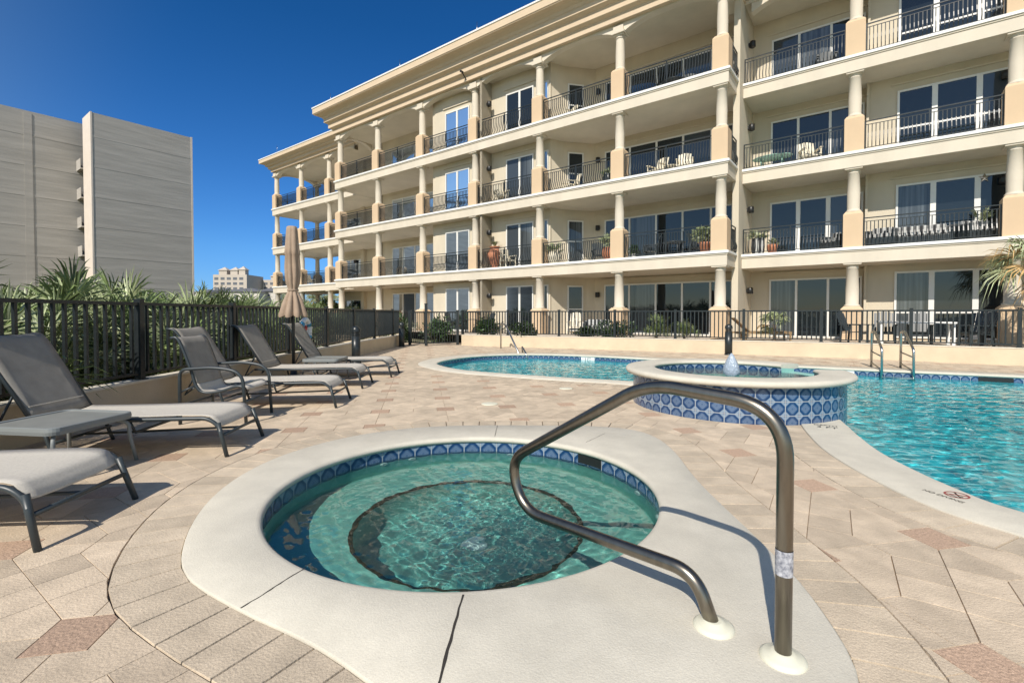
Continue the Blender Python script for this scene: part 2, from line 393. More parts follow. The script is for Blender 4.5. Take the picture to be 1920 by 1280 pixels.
POOL = [(-2.2, 14.1), (-2.0, 15.3), (-1.35, 16.4), (-.3, 17.1), (1.0, 17.2), (2.7, 16.6), (4.3, 15.55), (6.66, 13.95), (9.0, 12.6), (10.5, 11.82),
        (12.2, 10.9), (13.8, 9.6), (15, 7.6), (14.6, 5), (12.4, 3), (9.2, 1.9), (6.2, 1.75), (4.5, 2.5), (3.78, 3.4), (3.69, 3.95), (3.83, 4.85), (4.12, 5.65),
        (4.36, 6.2), (4.55, 6.75), (4.45, 7.4), (4.1, 8.3), (3.5, 9.35), (2.5, 10.33), (1.44, 10.8), (-.06, 11.6), (-1.1, 12.25), (-1.8, 13.1)]
pool = [(p.x, p.y) for p in smooth_path([(x, y, 0) for x, y in POOL], 8, True)]
SPC = (-.37, 4.02); SPR = 1.54
SPA_OUT = [(-.57, 1.86), (-.89, 2.08), (-1.29, 2.29), (-1.7, 2.54), (-1.89, 2.72), (-2.0, 2.88), (-2.14, 3.14), (-2.27, 3.45), (-2.37, 3.8), (-2.42, 4.2), (-2.39, 4.64), (-2.27, 5.04),
           (-2.03, 5.45), (-1.66, 5.81), (-1.09, 6.09), (-.41, 6.18), (.4, 6.17), (1.05, 6.13), (1.5, 5.95), (1.69, 5.55), (1.70, 4.96), (1.64, 4.45), (1.60, 4.0), (1.585, 3.5), (1.58, 3.1), (1.555, 2.6),
           (1.50, 2.27), (1.43, 2.0), (1.33, 1.8), (1.1, 1.5), (.6, 1.25), (.1, 1.3), (-.25, 1.6)]
spa_out = [(p.x, p.y) for p in smooth_path([(x, y, 0) for x, y in SPA_OUT], 6, True)]
def area(P): return .5*sum(P[i][0]*P[(i+1) % len(P)][1]-P[(i+1) % len(P)][0]*P[i][1] for i in range(len(P)))
if area(pool) < 0: pool.reverse()
if area(spa_out) < 0: spa_out.reverse()
def resample(P, step):
    out = []; N = len(P); tot = sum(math.dist(P[i], P[(i+1) % N]) for i in range(N)); n = max(8, int(tot/step)); st = tot/n
    acc = 0; nxt = 0
    for i in range(N):
        a, c = P[i], P[(i+1) % N]; d = math.dist(a, c)
        while nxt < acc+d-1e-9 and len(out) < n:
            t = (nxt-acc)/d; out.append((a[0]+(c[0]-a[0])*t, a[1]+(c[1]-a[1])*t)); nxt += st
        acc += d
    return out
def offset(P, o):
    N = len(P); out = []
    for i in range(N):
        a, c = P[i-2], P[(i+2) % N]; dx, dy = c[0]-a[0], c[1]-a[1]; L = math.hypot(dx, dy) or 1
        out.append((P[i][0]+dy/L*o, P[i][1]-dx/L*o))
    return out
pool = resample(pool, .12); spa_out = resample(spa_out, .1)
PCW = .55                                    # coping width
pool_c = offset(pool, PCW); pool_b = offset(pool, PCW+.36); spa_b = offset(spa_out, .33)
def inside(P, x, y):
    r = False; j = len(P)-1
    for i in range(len(P)):
        xi, yi = P[i]; xj, yj = P[j]
        if (yi > y) != (yj > y) and x < (xj-xi)*(y-yi)/(yj-yi)+xi: r = not r
        j = i
    return r

DOM = (-5.5, 18.5, -4, 24.5)
def cdt(lines, loops, segs):
    V = []; E = []
    for lp in loops:
        b0 = len(V); V += [Vector(p) for p in lp]; E += [(b0+i, b0+(i+1) % len(lp)) for i in range(len(lp))]
    for a, c in segs: E.append((len(V), len(V)+1)); V += [Vector(a), Vector(c)]
    r = geometry.delaunay_2d_cdt(V, E, [], lines, 1e-5)
    return r[0], r[2]
def rep(poly):
    # a point inside a polygon: centroid of its largest ear of a triangulation
    tr = geometry.tessellate_polygon([[Vector((p[0], p[1], 0)) for p in poly]])
    best = None; ba = -1
    for t in tr:
        a, bb, c = (poly[i] for i in t); ar = abs((bb[0]-a[0])*(c[1]-a[1])-(c[0]-a[0])*(bb[1]-a[1]))
        if ar > ba: ba = ar; best = ((a[0]+bb[0]+c[0])/3, (a[1]+bb[1]+c[1])/3)
    return best, ba/2
dom = [(DOM[0], DOM[2]), (DOM[1], DOM[2]), (DOM[1], DOM[3]), (DOM[0], DOM[3])]
# joint bed: one sheet with the two pool openings cut out
mid_pool = offset(pool, .2); mid_spa = [(SPC[0]+(SPR+.02)*math.cos(2*PI*k/72), SPC[1]+(SPR+.02)*math.sin(2*PI*k/72)) for k in range(72)]
V, F = cdt(1, [dom, mid_pool, mid_spa], [])
b = MB()
for f in F:
    P = [V[i] for i in f]; c = (sum(p[0] for p in P)/len(P), sum(p[1] for p in P)/len(P))
    if inside(mid_pool, *c) or inside(mid_spa, *c): continue
    b.poly([(p[0], p[1], -.013) for p in P])
ST(b.build('deck_joint_bed', M['sand']))
# flagstone lattice with clay squares
U = Vector((.944, .187)); Vv = Vector((-.183, .958)); O = Vector((-1.99, 2.15)); q = .135
def LP(u, v): p = O+U*u+Vv*v; return (p.x, p.y)
segs = []
for i in range(-6, 26):
    for j in range(-12, 26):
        c = LP(i+.5, j+.5)
        if not (DOM[0]-1 < c[0] < DOM[1]+1 and DOM[2]-1 < c[1] < DOM[3]+1): continue
        def sg(a, bb): segs.append((LP(i+a[0], j+a[1]), LP(i+bb[0], j+bb[1])))
        sg((-q, -q), (q, -q)); sg((q, -q), (q, q)); sg((q, q), (-q, q)); sg((-q, q), (-q, -q))
        sg((q, 0), (1-q, 0)); sg((0, q), (0, 1-q)); sg((.5, -q), (.5, q)); sg((-q, .5), (q, .5))
        if i % 2 == 0:
            sg((q, q), (1-q, 1-q)); sg((.5, q), (1-q, .5)); sg((q, .5), (.5, 1-q)); sg((.5, q), (q, .5)); sg((1-q, .5), (.5, 1-q)); a = (q+.5)/2; sg((a, 1-a), (1-a, a))
        else:
            sg((1-q, q), (q, 1-q)); sg((.5, q), (q, .5)); sg((1-q, .5), (.5, 1-q)); sg((.5, q), (1-q, .5)); sg((q, .5), (.5, 1-q)); a = (q+.5)/2; sg((a, a), (1-a, 1-a))
rp = resample(pool_b, .3); rs = resample(spa_b, .2)
def lat(x, y):
    d = Vector((x, y))-O; det = U.x*Vv.y-U.y*Vv.x
    return (d.x*Vv.y-d.y*Vv.x)/det, (U.x*d.y-U.y*d.x)/det
VV = []; EE = []
for lp in (dom, rp, rs):
    b0 = len(VV); VV += [Vector(p) for p in lp]; EE += [(b0+i, b0+(i+1) % len(lp)) for i in range(len(lp))]
for a, c in segs: EE.append((len(VV), len(VV)+1)); VV += [Vector(a), Vector(c)]
cv, ce, cf, _, coe, _ = geometry.delaunay_2d_cdt(VV, EE, [], 0, 1e-5)
bt = bmesh.new(); bv_ = [bt.verts.new((p[0], p[1], 0)) for p in cv]
keep = set(tuple(sorted(e)) for e, o_ in zip(ce, coe) if len(o_))
for f in cf:
    try: bt.faces.new([bv_[i] for i in f])
    except ValueError: pass
bt.verts.index_update()
bmesh.ops.dissolve_edges(bt, edges=[e for e in bt.edges if len(e.link_faces) == 2 and tuple(sorted((e.verts[0].index, e.verts[1].index))) not in keep], use_verts=False)
F = [[tuple(v.co.xy) for v in f.verts] for f in bt.faces]; bt.free()
bm = bmesh.new(); mats_i = []
for P in F:
    # drop vertices that lie on a straight side
    P = [P[i] for i in range(len(P)) if abs((P[i][0]-P[i-1][0])*(P[(i+1) % len(P)][1]-P[i][1])-(P[i][1]-P[i-1][1])*(P[(i+1) % len(P)][0]-P[i][0])) > 1e-6]
    if len(P) < 3: continue
    c, ar = rep(P)
    if ar < 2e-4 or not c or not (DOM[0] < c[0] < DOM[1] and DOM[2] < c[1] < DOM[3]) or inside(rp, *c) or inside(rs, *c): continue
    try: fc = bm.faces.new([bm.verts.new((p[0], p[1], 0)) for p in P])
    except ValueError: continue
    uu, vv = lat(*c); fc.material_index = 1 if abs(uu-round(uu)) < q and abs(vv-round(vv)) < q else 0
bmesh.ops.recalc_face_normals(bm, faces=bm.faces)
for fc in bm.faces:
    if fc.normal.z < 0: fc.normal_flip()
old = set(bm.faces)
res = bmesh.ops.inset_individual(bm, faces=list(bm.faces), thickness=.0042, depth=0)
bmesh.ops.delete(bm, geom=res['faces'], context='FACES_KEEP_BOUNDARY') if False else None
for fc in res['faces']:
    for v in fc.verts: pass
# the rim faces slope down into the joint
ins = set(v for f in old for v in f.verts)
for v in bm.verts:
    if v not in ins: v.co.z = -.012
me = bpy.data.meshes.new('pool_deck_pavers'); bm.to_mesh(me); bm.free()
me.materials.append(M['paver']); me.materials.append(M['paver_red'])
o = bpy.data.objects.new('pool_deck_pavers', me); COL.objects.link(o); ST(o)
# soldier course of pavers round both copings
def band(inner, outer_off, step, name, jit):
    P = resample(inner, step); b = MB(); N = len(P); g = .004
    P0 = offset(P, .004); P1 = offset(P, outer_off-.004)
    i = 0
    for i in range(N):
        j = (i+1) % N
        a0, a1, c0, c1 = Vector(P0[i]), Vector(P1[i]), Vector(P0[j]), Vector(P1[j])
        if (a0-c0).length < .02 or (a1-c1).length < .02: continue
        d0 = (c0-a0).normalized()*g; d1 = (c1-a1).normalized()*g
        t = [(a0+d0), (c0-d0), (c1-d1), (a1+d1)]; m_ = sum(t, Vector((0, 0)))/4
        k = [m_+(p-m_)*(1-.004/max((p-m_).length, .01)) for p in t]
        b.poly([(p.x, p.y, .001) for p in k])
        for e in range(4):
            f = (e+1) % 4; b.poly([(t[e].x, t[e].y, -.009), (t[f].x, t[f].y, -.009), (k[f].x, k[f].y, .001), (k[e].x, k[e].y, .001)])
    return ST(b.build(name, M['paver_band']))
band(spa_out, .33, .205, 'spa_border_pavers', 0); band(pool_c, .36, .235, 'pool_border_pavers', 0)

# ---------------------------------------------------------------- coping with a rounded lip, tile band, shell
def coping_rings(inner, outer_ring, hz=.014):
    """rings from outside in for a coping whose inner edge is `inner` (list) and outer edge `outer_ring`"""
    N = len(inner); rows = []
    def mixr(t, z): rows.append([(outer_ring[i][0]*(1-t)+inner[i][0]*t, outer_ring[i][1]*(1-t)+inner[i][1]*t, z) for i in range(N)])
    mixr(0, -.012); mixr(0, hz-.006); mixr(.012, hz)
    return rows
def lip(rows, inner_fn, hz=.014):
    for o_, z in ((.045, hz), (.022, hz-.004), (.007, hz-.016), (0, -.016), (.003, -.034), (.02, -.050), (.034, -.052)):
        rows.append([(x, y, z) for x, y in inner_fn(o_)])
    return rows
def arclen(P):
    L = [0]
    for i in range(len(P)): L.append(L[-1]+math.dist(P[i], P[(i+1) % len(P)]))
    return L
TILE = .185; WL = -.155
# main pool
swim = empty('swimming_pool', (0, 0, 0), 0, 'large free-form swimming pool with pale coping curving past the blue tiled raised spa', 'swimming pool')
rows = coping_rings(pool, pool_c); lip(rows, lambda o_: offset(pool, o_))
b = MB(); b.smooth = False; b.loft(rows); cop = b.build('coping', M['coping'], swim)
for p in cop.data.polygons: p.use_smooth = True
L = arclen(pool); n_t = round(L[-1]/TILE)/L[-1]
wall = offset(pool, .03)
b = MB(); b.loft([[(x, y, -.05) for x, y in wall], [(x, y, -.05-TILE) for x, y in wall]], ([l*n_t for l in L], [1, 0])); b.build('waterline_tile', M['tile'], swim)
b = MB(); b.loft([[(x, y, -.05-TILE) for x, y in wall], [(x, y, -.80) for x, y in wall], [(x, y, -.85) for x, y in offset(pool, -.15)]])
b.poly([(x, y, -.85) for x, y in offset(pool, -.15)]); b.build('basin', M['plaster_pool'], swim)
M['water_pool'] = water_mat('pool_water', (.38, .52, .58), (1, 1, 1), 6.5, .6, stretch=(1.0, 1.7, 1), contrast=(.38, .62), absorb=(.08, .84, .88, 1.0))
M['water_spa'] = water_mat('spa_water', (.55, .68, .68), (1, 1, 1), 24, .14, contrast=(.40, .60), absorb=(.2, .77, .72, 1.5))
M['water_tub'] = water_mat('raised_spa_water', (.6, .8, .8), (1, 1, 1), 14, .3, absorb=(.2, .77, .74, 1.6))
V, F = cdt(1, [offset(pool, .035)], [])
b = MB()
for f in F:
    P = [V[i] for i in f]; c = (sum(p[0] for p in P)/3, sum(p[1] for p in P)/3)
    if inside(pool, *c) or True: b.poly([(p[0], p[1], WL) for p in P])
b = MB(); wp_ = offset(pool, .036); b.poly([(x, y, WL) for x, y in wp_]); b.poly([(x, y, -1.06) for x, y in wp_]); b.loft([[(x, y, -1.06) for x, y in wp_], [(x, y, WL) for x, y in wp_]])
wf = waves(8, [(.55, .0014, 6), (.23, .00065, 14), (.125, .00022, 20)]); GS = .036; wp_ = offset(pool, .16)
ys = sorted(set()); b = MB(); idx = {}; x0_, x1_ = min(p[0] for p in wp_), max(p[0] for p in wp_); y0_, y1_ = min(p[1] for p in wp_), max(p[1] for p in wp_)
inset_ = {}
for j in range(int((y1_-y0_)/GS)+3):
    y = y0_-GS+j*GS; xs = []
    for i in range(len(wp_)):
        (xa, ya), (xb, yb) = wp_[i-1], wp_[i]
        if (ya > y) != (yb > y): xs.append(xa+(y-ya)*(xb-xa)/(yb-ya))
    xs.sort(); inset_[j] = [(int((xs[k]-x0_)/GS), int((xs[k+1]-x0_)/GS)+1) for k in range(0, len(xs)-1, 2)]
def gv(i, j):
    if (i, j) not in idx: x, y = x0_+i*GS, y0_-GS+j*GS; idx[i, j] = len(b.v); b.v.append((x, y, WL+wf(x, y)))
    return idx[i, j]
b.smooth = True
for j in inset_:
    for a, c in inset_[j]:
        for i in range(a, c): b.face((gv(i, j), gv(i+1, j), gv(i+1, j+1), gv(i, j+1)))
wo = b.build('pool_water', caustic_water('pool_water', (.36, .95, 1.0)), recalc=False); ST(wo); wo.cycles.is_caustics_caster = True
for c_ in swim.children: c_.cycles.is_caustics_receiver = True
# depth marks on the far waterline: white tiles with black characters, and on the coping
def waterline_sign(p, txt):
    k = min(range(len(pool)), key=lambda i: math.dist(pool[i], p)); a, c = Vector(wall[k-1]), Vector(wall[(k+1) % len(wall)]); d = (c-a).normalized(); nrm = Vector((-d.y, d.x))
    pos = Vector(wall[k])+nrm*.004; ang = math.atan2(-d.y, -d.x)
    b = MB(); b.box(-.24, .24, -.003, .003, -.05-TILE+.03, -.055); o = b.build('depth_tile', M['white_paint'], swim, (pos.x, pos.y, 0), rot=ang)
    text_mesh(txt, .13, 'depth_text', M['lamp_black'], o, (0, -.0045, -.125), (R(90), 0, 0))
waterline_sign((2.65, 16.65), '3 FT'); waterline_sign((8.85, 12.7), '5 FT')
def on_coping(txt, p, size, ang, m):
    return text_mesh(txt, size, 'coping_mark', m, swim, (p[0], p[1], .0155), (0, 0, ang), .0006)
on_coping('DEPTH', (4.04, 6.16), .085, R(-32), M['lamp_black']); on_coping('3 FT', (3.99, 6.05), .125, R(-32), M['lamp_black'])
on_coping('NO DIVING', (3.40, 3.76), .055, R(-75), M['lamp_black'])
b = MB(); ring = [(.08*math.cos(t*PI/12), .08*math.sin(t*PI/12)) for t in range(24)]
for i in range(24):
    a, c = ring[i], ring[(i+1) % 24]; b.poly([(a[0], a[1], 0), (c[0], c[1], 0), (c[0]*.82, c[1]*.82, 0), (a[0]*.82, a[1]*.82, 0)])
b.bar((-.052, -.052, 0), (.052, .052, 0), .014, .001)
b.build('no_diving_mark', M['mark_red'], swim, (3.53, 3.78, .0165), rot=R(-75))
b = MB(); b.bar((-.04, .04, 0), (.015, -.01, 0), .012, .001); b.bar((.015, -.01, 0), (.045, -.035, 0), .009, .001); b.sphere((.042, -.012, 0), .01, (1, 1, .05)); b.bar((-.045, -.034, 0), (.035, -.048, 0), .006, .001)
b.build('no_diving_figure', M['lamp_black'], swim, (3.53, 3.78, .0162), rot=R(-75))
# skimmer slot on the far right wall
def slot(p, wdt, name='skimmer_opening'):
    k = min(range(len(pool)), key=lambda i: math.dist(pool[i], p)); a, c = Vector(wall[k-1]), Vector(wall[(k+1) % len(wall)]); d = (c-a).normalized(); nrm = Vector((-d.y, d.x))
    pos = Vector(wall[k])+nrm*.003; b = MB(); b.box(-wdt/2, wdt/2, -.01, .004, -.19, -.06); b.build(name, M['lamp_black'], swim, (pos.x, pos.y, 0), rot=math.atan2(-d.y, -d.x))
slot((11.45, 11.3), .62)

# ---------------------------------------------------------------- sunken spa
spa = empty('sunken_spa', (SPC[0], SPC[1], 0), 0, 'round sunken hot tub with turquoise water in a broad white coping slab in front', 'hot tub')
NR = 144
circ = lambda r: [(r*math.cos(2*PI*k/NR), r*math.sin(2*PI*k/NR)) for k in range(NR)]
def ray_hit(P, a):
    dx, dy = math.cos(a), math.sin(a); best = 0
    for i in range(len(P)):
        x1, y1 = P[i][0]-SPC[0], P[i][1]-SPC[1]; x2, y2 = P[(i+1) % len(P)][0]-SPC[0], P[(i+1) % len(P)][1]-SPC[1]
        c1 = dx*y1-dy*x1; c2 = dx*y2-dy*x2
        if (c1 > 0) != (c2 > 0):
            t = c1/(c1-c2); x = x1+(x2-x1)*t; y = y1+(y2-y1)*t; r = x*dx+y*dy
            if r > 0: best = max(best, r)
    return best
outr = []
for k in range(NR):
    a = 2*PI*k/NR; r = ray_hit(spa_out, a); outr.append((r*math.cos(a), r*math.sin(a)))
rows = coping_rings(circ(SPR), outr); lip(rows, lambda o_: circ(SPR+o_))
b = MB(); b.loft(rows); cop = b.build('coping', M['coping'], spa)
for p in cop.data.polygons: p.use_smooth = True
def crack(p, qq, wd=.007):
    b = MB()
    P = [Vector((p[0]-SPC[0], p[1]-SPC[1], .0155)), Vector((qq[0]-SPC[0], qq[1]-SPC[1], .0155))]
    d = (P[1]-P[0]); nn = Vector((-d.y, d.x, 0)).normalized(); N = 14; prev = None
    for i in range(N+1):
        c = P[0]+d*i/N+nn*random.uniform(-.003, .003); ww = wd*random.uniform(.6, 1.3)/2; cur = (c+nn*ww, c-nn*ww)
        if prev: b.poly([prev[0], prev[1], cur[1], cur[0]])
        prev = cur
    b.build('coping_joint', M['joint'], spa)
crack((-1.17, 2.69), (-1.325, 2.315), .008); crack((-.25, 2.43), (-.30, 1.62), .013); crack((-.2, 5.61), (-.19, 6.165), .006); crack((.83, 5.35), (1.12, 5.75), .005)
nT = round(2*PI*SPR/TILE)
b = MB(); b.smooth = True; b.lathe([(SPR+.03, -.05), (SPR+.03, -.05-TILE)], n=NR, cap=False)
for f_i in range(len(b.f)):
    k = f_i; u0, u1 = k*nT/NR, (k+1)*nT/NR; b.uv[f_i] = [(u0, 1), (u1, 1), (u1, 0), (u0, 0)]
b.build('tile_band', M['tile'], spa)
M['plaster_deep'] = mat('plaster_depth_shade', (.20, .43, .40), .6, var=.15, scale=60)  # bench plaster darkened for the bowl: dimming with water depth put into the colour
BZ = -.53; BR = .93
b = MB(); b.smooth = True; b.lathe([(SPR+.03, -.05-TILE), (SPR+.03, BZ-.02)], n=96, cap=False); b.lathe([(SPR+.03, BZ-.02), (SPR-.02, BZ), (BR+.03, BZ)], n=96, cap=False)
b.build('bench', M['plaster'], spa)
b = MB(); b.smooth = True
prof = [(BR+.032, BZ+.006), (BR, BZ+.006), (BR-.004, BZ-.03)]
b.lathe(prof, n=96, cap=False); b.build('bench_edge_trim', M['trim_dark'], spa)
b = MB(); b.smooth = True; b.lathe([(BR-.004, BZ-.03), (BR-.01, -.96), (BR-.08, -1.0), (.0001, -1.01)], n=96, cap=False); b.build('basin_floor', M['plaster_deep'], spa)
b = MB(); b.smooth = True; b.lathe([(.11, 0), (.11, .012), (.095, .02), (.0001, .022)], n=24, cap=False); b.build('drain', M['white_paint'], spa, (.05, .1, -1.009))
wf = waves(4, [(.24, .0007, 6), (.10, .00024, 12), (.055, .00006, 14)]); b = MB(); NA, NB = 300, 130; cx_, cy_ = .25, -.85
b.v.append((0, 0, 0))
for i in range(1, NB+1):
    for k in range(NA):
        r_ = (SPR+.036)*i/NB; x_, y_ = r_*math.cos(2*PI*k/NA), r_*math.sin(2*PI*k/NA); dd = math.hypot(x_-cx_, y_-cy_)
        act = .45+.85*math.exp(-(dd/.8)**2)
        b.v.append((x_, y_, act*(wf(x_, y_)+.0012*math.sin(dd*38)*math.exp(-dd*1.5))))
b.smooth = True
for k in range(NA): b.face((0, 1+k, 1+(k+1) % NA))
for i in range(1, NB):
    for k in range(NA): b.face((1+(i-1)*NA+k, 1+i*NA+k, 1+i*NA+(k+1) % NA, 1+(i-1)*NA+(k+1) % NA))
o = b.build('spa_water', caustic_water('spa_water', (.52, .84, .80)), None, (SPC[0], SPC[1], WL), recalc=False); ST(o); o.cycles.is_caustics_caster = True
for a in (131, 119, 77, 13, -6, 198):
    b = MB(); b.smooth = True; b.lathe([(.045, 0), (.045, .012), (.03, .022), (.012, .022), (.012, .005), (.0001, .004)], n=14)
    Mx = Matrix.Rotation(R(a), 4, 'Z') @ Matrix.Translation((SPR+.028, 0, -.255)) @ Matrix.Rotation(R(-90), 4, 'Y')
    b.v = [tuple(Mx @ Vector(v)) for v in b.v]; b.build('jet', M['white_paint'], spa)
b = MB()
for k in range(8):
    a0 = R(34.7+k*11.6/8); a1 = R(34.7+(k+1)*11.6/8); r = SPR+.027
    b.poly([(r*math.cos(a0), r*math.sin(a0), -.15), (r*math.cos(a1), r*math.sin(a1), -.15), (r*math.cos(a1), r*math.sin(a1), -.053), (r*math.cos(a0), r*math.sin(a0), -.053)])
b.build('skimmer_opening', M['lamp_black'], spa)

for c_ in list(spa.children): c_.cycles.is_caustics_receiver = True
# ---------------------------------------------------------------- raised spa
RC = (3.56, 7.77); TR = 1.545; RR = 1.665; TOPZ = .58
rsp = empty('raised_spa', (RC[0], RC[1], 0), 0, 'round raised spa with blue patterned tile wall and white rim spilling into the pool', 'raised spa')
GA0, GA1 = R(-12), R(25)       # the spill gap in the rim, on the pool side at the back right
nT = round(2*PI*TR/TILE)
b = MB(); b.smooth = True; zz = [.49, .49-TILE, .49-2*TILE, .49-3*TILE, -.9]
def tile_arc(b, r, z0, z1, a0, a1, v0, v1, nt_):
    n_ = max(4, int((a1-a0)/(2*PI)*96)); k0 = len(b.f); b.lathe([(r, z0), (r, z1)], n=n_, a0=a0, a1=a1, cap=False)
    for t, f_i in enumerate(range(k0, len(b.f))):
        u0 = (a0+(a1-a0)*t/n_)/(2*PI)*nt_; u1 = (a0+(a1-a0)*(t+1)/n_)/(2*PI)*nt_; b.uv[f_i] = [(u0, v0), (u1, v0), (u1, v1), (u0, v1)]
WZ = .44; vW = 1-(zz[0]-WZ)/TILE
tile_arc(b, TR, zz[0], WZ, GA1, GA0+2*PI, 1, vW, nT); tile_arc(b, TR, WZ, zz[1], 0, 2*PI, vW, 0, nT)
for i in (1, 2, 3): tile_arc(b, TR, zz[i], zz[i+1], 0, 2*PI, 1, 0 if i < 3 else 1-(zz[i]-zz[i+1])/TILE, nT)
b.build('tile_wall', M['tile'], rsp)
b = MB(); b.smooth = True
prof = [(1.60, .488), (1.645, .495), (1.668, .52), (1.668, .548), (1.648, .572), (1.60, .58), (1.24, .58), (1.205, .572), (1.19, .55), (1.195, .525), (1.22, .515)]
a_s = GA1; a_e = GA0+2*PI; b.lathe(prof, n=88, a0=a_s, a1=a_e, cap=False)
for a in (a_s, a_e): b.poly([(r*math.cos(a), r*math.sin(a), z) for r, z in prof]+[(1.6*math.cos(a), 1.6*math.sin(a), .485)])
b.build('rim', M['coping'], rsp)
b = MB(); b.smooth = True; nI = round(2*PI*1.21/TILE)
tile_arc(b, 1.21, .515, WZ, GA1, GA0+2*PI, 1, 1-.075/TILE, nI); tile_arc(b, 1.21, WZ, .515-TILE, 0, 2*PI, 1-.075/TILE, 0, nI)
b.build('inner_tile_band', M['tile'], rsp)
b = MB(); b.smooth = True; b.lathe([(1.21, .515-TILE), (1.21, .1), (.0001, .05)], n=72, cap=False); b.build('basin', M['plaster'], rsp)
b = MB(); b.smooth = True; b.lathe([(1.60, .487), (1.60, .44), (1.21, .44)], n=40, a0=GA0, a1=GA1, cap=False); b.lathe([(1.6, .4405), (1.21, .4405)], n=40, a0=GA0, a1=GA1, cap=False)
b = MB(); b.lathe([(TR, .486), (1.22, .486)], n=48, a0=GA1, a1=GA0+2*PI, cap=False); b.lathe([(TR-.001, WZ), (1.212, WZ)], n=14, a0=GA0, a1=GA1, cap=False)
for a_ in (GA0, GA1): b.poly([(r_*math.cos(a_), r_*math.sin(a_), z_) for r_, z_ in ((TR, WZ), (1.21, WZ), (1.21, .515), (TR, .487))])
b.build('wall_top', M['plaster'], rsp)
b = MB(); b.smooth = True; b.lathe([(.0001, 0), (1.216, 0), (1.216, -.45), (.0001, -.45)], n=72, cap=False, smooth=False); o = b.build('raised_spa_water', M['water_tub'], None, (RC[0], RC[1], .455)); ST(o)
# bubbling jet of water
b = MB(); b.smooth = True; rnd = random.Random(3); n = 18
prof = [(.10, 0), (.125, .03), (.13, .08), (.12, .14), (.10, .20), (.075, .25), (.05, .30), (.03, .34), (.0001, .36)]
b.lathe(prof, n=n, cap=False)
b.v = [(x*(1+rnd.uniform(-.13, .13)), y*(1+rnd.uniform(-.13, .13)), z+rnd.uniform(-.008, .008)) for x, y, z in b.v]
mw = mat('foamy_water', (.42, .50, .60), .12, var=.25, scale=30, bump=.8, bscale=40); mw.node_tree.nodes['Principled BSDF'].inputs['Alpha'].default_value = .8
o = b.build('water_jet', mw, None, (RC[0], RC[1], .455)); tag(o, 'small bubbling column of water rising in the middle of the raised spa', 'fountain jet')
sub = o.modifiers.new('sub', 'SUBSURF'); sub.levels = 1; sub.render_levels = 1

# round white lid in the paving
b = MB(); b.smooth = True; b.lathe([(.135, 0), (.135, .008), (.12, .012), (.0001, .012)], n=32); o = b.build('skimmer_lid', M['flange'], None, (-.36, 7.7, .001))
tag(o, 'round white skimmer lid set in the paving beyond the sunken spa', 'lid')
b = MB(); b.smooth = True; b.lathe([(.135, 0), (.135, .008), (.12, .012), (.0001, .012)], n=32); o = b.build('skimmer_lid', M['flange'], None, (1.05, 9.3, .001))
tag(o, 'faint round lid in the paving close to the left edge of the raised spa', 'lid')

# ---------------------------------------------------------------- spa hand rail
def rail_round(pts, r=.12, n=7):
    """polyline with rounded corners"""
    P = [Vector(p) for p in pts]; out = [P[0]]
    for i in range(1, len(P)-1):
        a = (P[i-1]-P[i]); c = (P[i+1]-P[i]); rr = r[i] if isinstance(r, (list, tuple)) else r
        l = min(rr, a.length*.49, c.length*.49); s_ = P[i]+a.normalized()*l; e_ = P[i]+c.normalized()*l
        for k in range(n+1):
            t = k/n; out.append(s_*(1-t)**2+P[i]*2*t*(1-t)+e_*t*t)
    out.append(P[-1]); return out
A = Vector((1.131, 1.974, 0)); D = Vector((-.707, .707, 0))
hr = empty('spa_handrail', tuple(A), 0, 'bent steel handrail standing on two cream flanges beside the sunken hot tub', 'handrail')
sz = [(0, .01), (0, 1.06), (.63, 1.10), (1.62, .50), (1.50, .20), (.38, .23), (.288, .01)]
pts = rail_round([D*s_+Vector((0, 0, z)) for s_, z in sz], [0, .22, .16, .17, .2, .22, 0], 12)
b = MB(); b.tube(pts, .0325, 20); b.build('rail', M['steel'], hr)
for s_ in (0, .288):
    b = MB(); b.smooth = True; b.lathe([(.090, .014), (.089, .021), (.074, .032), (.050, .037), (.042, .046), (.030, .047), (.0001, .046)], n=36, cap=False); b.build('flange', M['flange'], hr, tuple(D*s_))
b = MB(); b.smooth = True; b.lathe([(.0337, .37), (.0337, .475)], n=24, cap=False); b.build('sticker', mat('worn_sticker', (.55, .56, .60), .5, col2=(.12, .13, .17), scale=60), hr)
# ================================================================ APARTMENT BUILDING (local x to the right along the facade, y away from the pool)
TH = -math.atan2(.6058, .7956)
P0 = (8.308, 18.6)
GZ = .45; FH = 3.513; F1 = 3.92; FL = [GZ, F1, F1+FH, F1+2*FH]; SLAB = .58; ROOF = 14.27
bld = empty('apartment_building', (P0[0], P0[1], 0), TH, 'four storey cream apartment building with columned balconies and a stepped cornice beyond the pool', 'building')
def BW(a, y, z=0):   # local -> world
    c, s_ = math.cos(TH), math.sin(TH); return (P0[0]+a*c-y*s_, P0[1]+a*s_+y*c, z)

# slabs with white cap and fascia; ground terrace is separate
def slab(a0, a1, y0, y1, z):
    b = MB(); b.box(a0, a1, y0, y1, z-SLAB, z-.1)
    b.mi = 0; b.box(a0-.03, a1+.03, y0-.03, y1, z-.16, z-.10)
    s_ = b.build('balcony_slab', [M['stucco_pale'], M['white_trim']], bld)
    b = MB(); b.box(a0-.07, a1+.07, y0-.07, y1, z-.0995, z-.02); b.box(a0-.05, a1+.05, y0-.05, y1, z-.02, z)
    b.build('slab_edge', M['white_trim'], s_)
for k in (1, 2, 3):
    slab(-26.4, .0, 0, 4.0, FL[k]); slab(.12, 17.5, 1.95, 4.4, FL[k]); slab(-39.15, -26.45, 1.8, 6.3, FL[k])

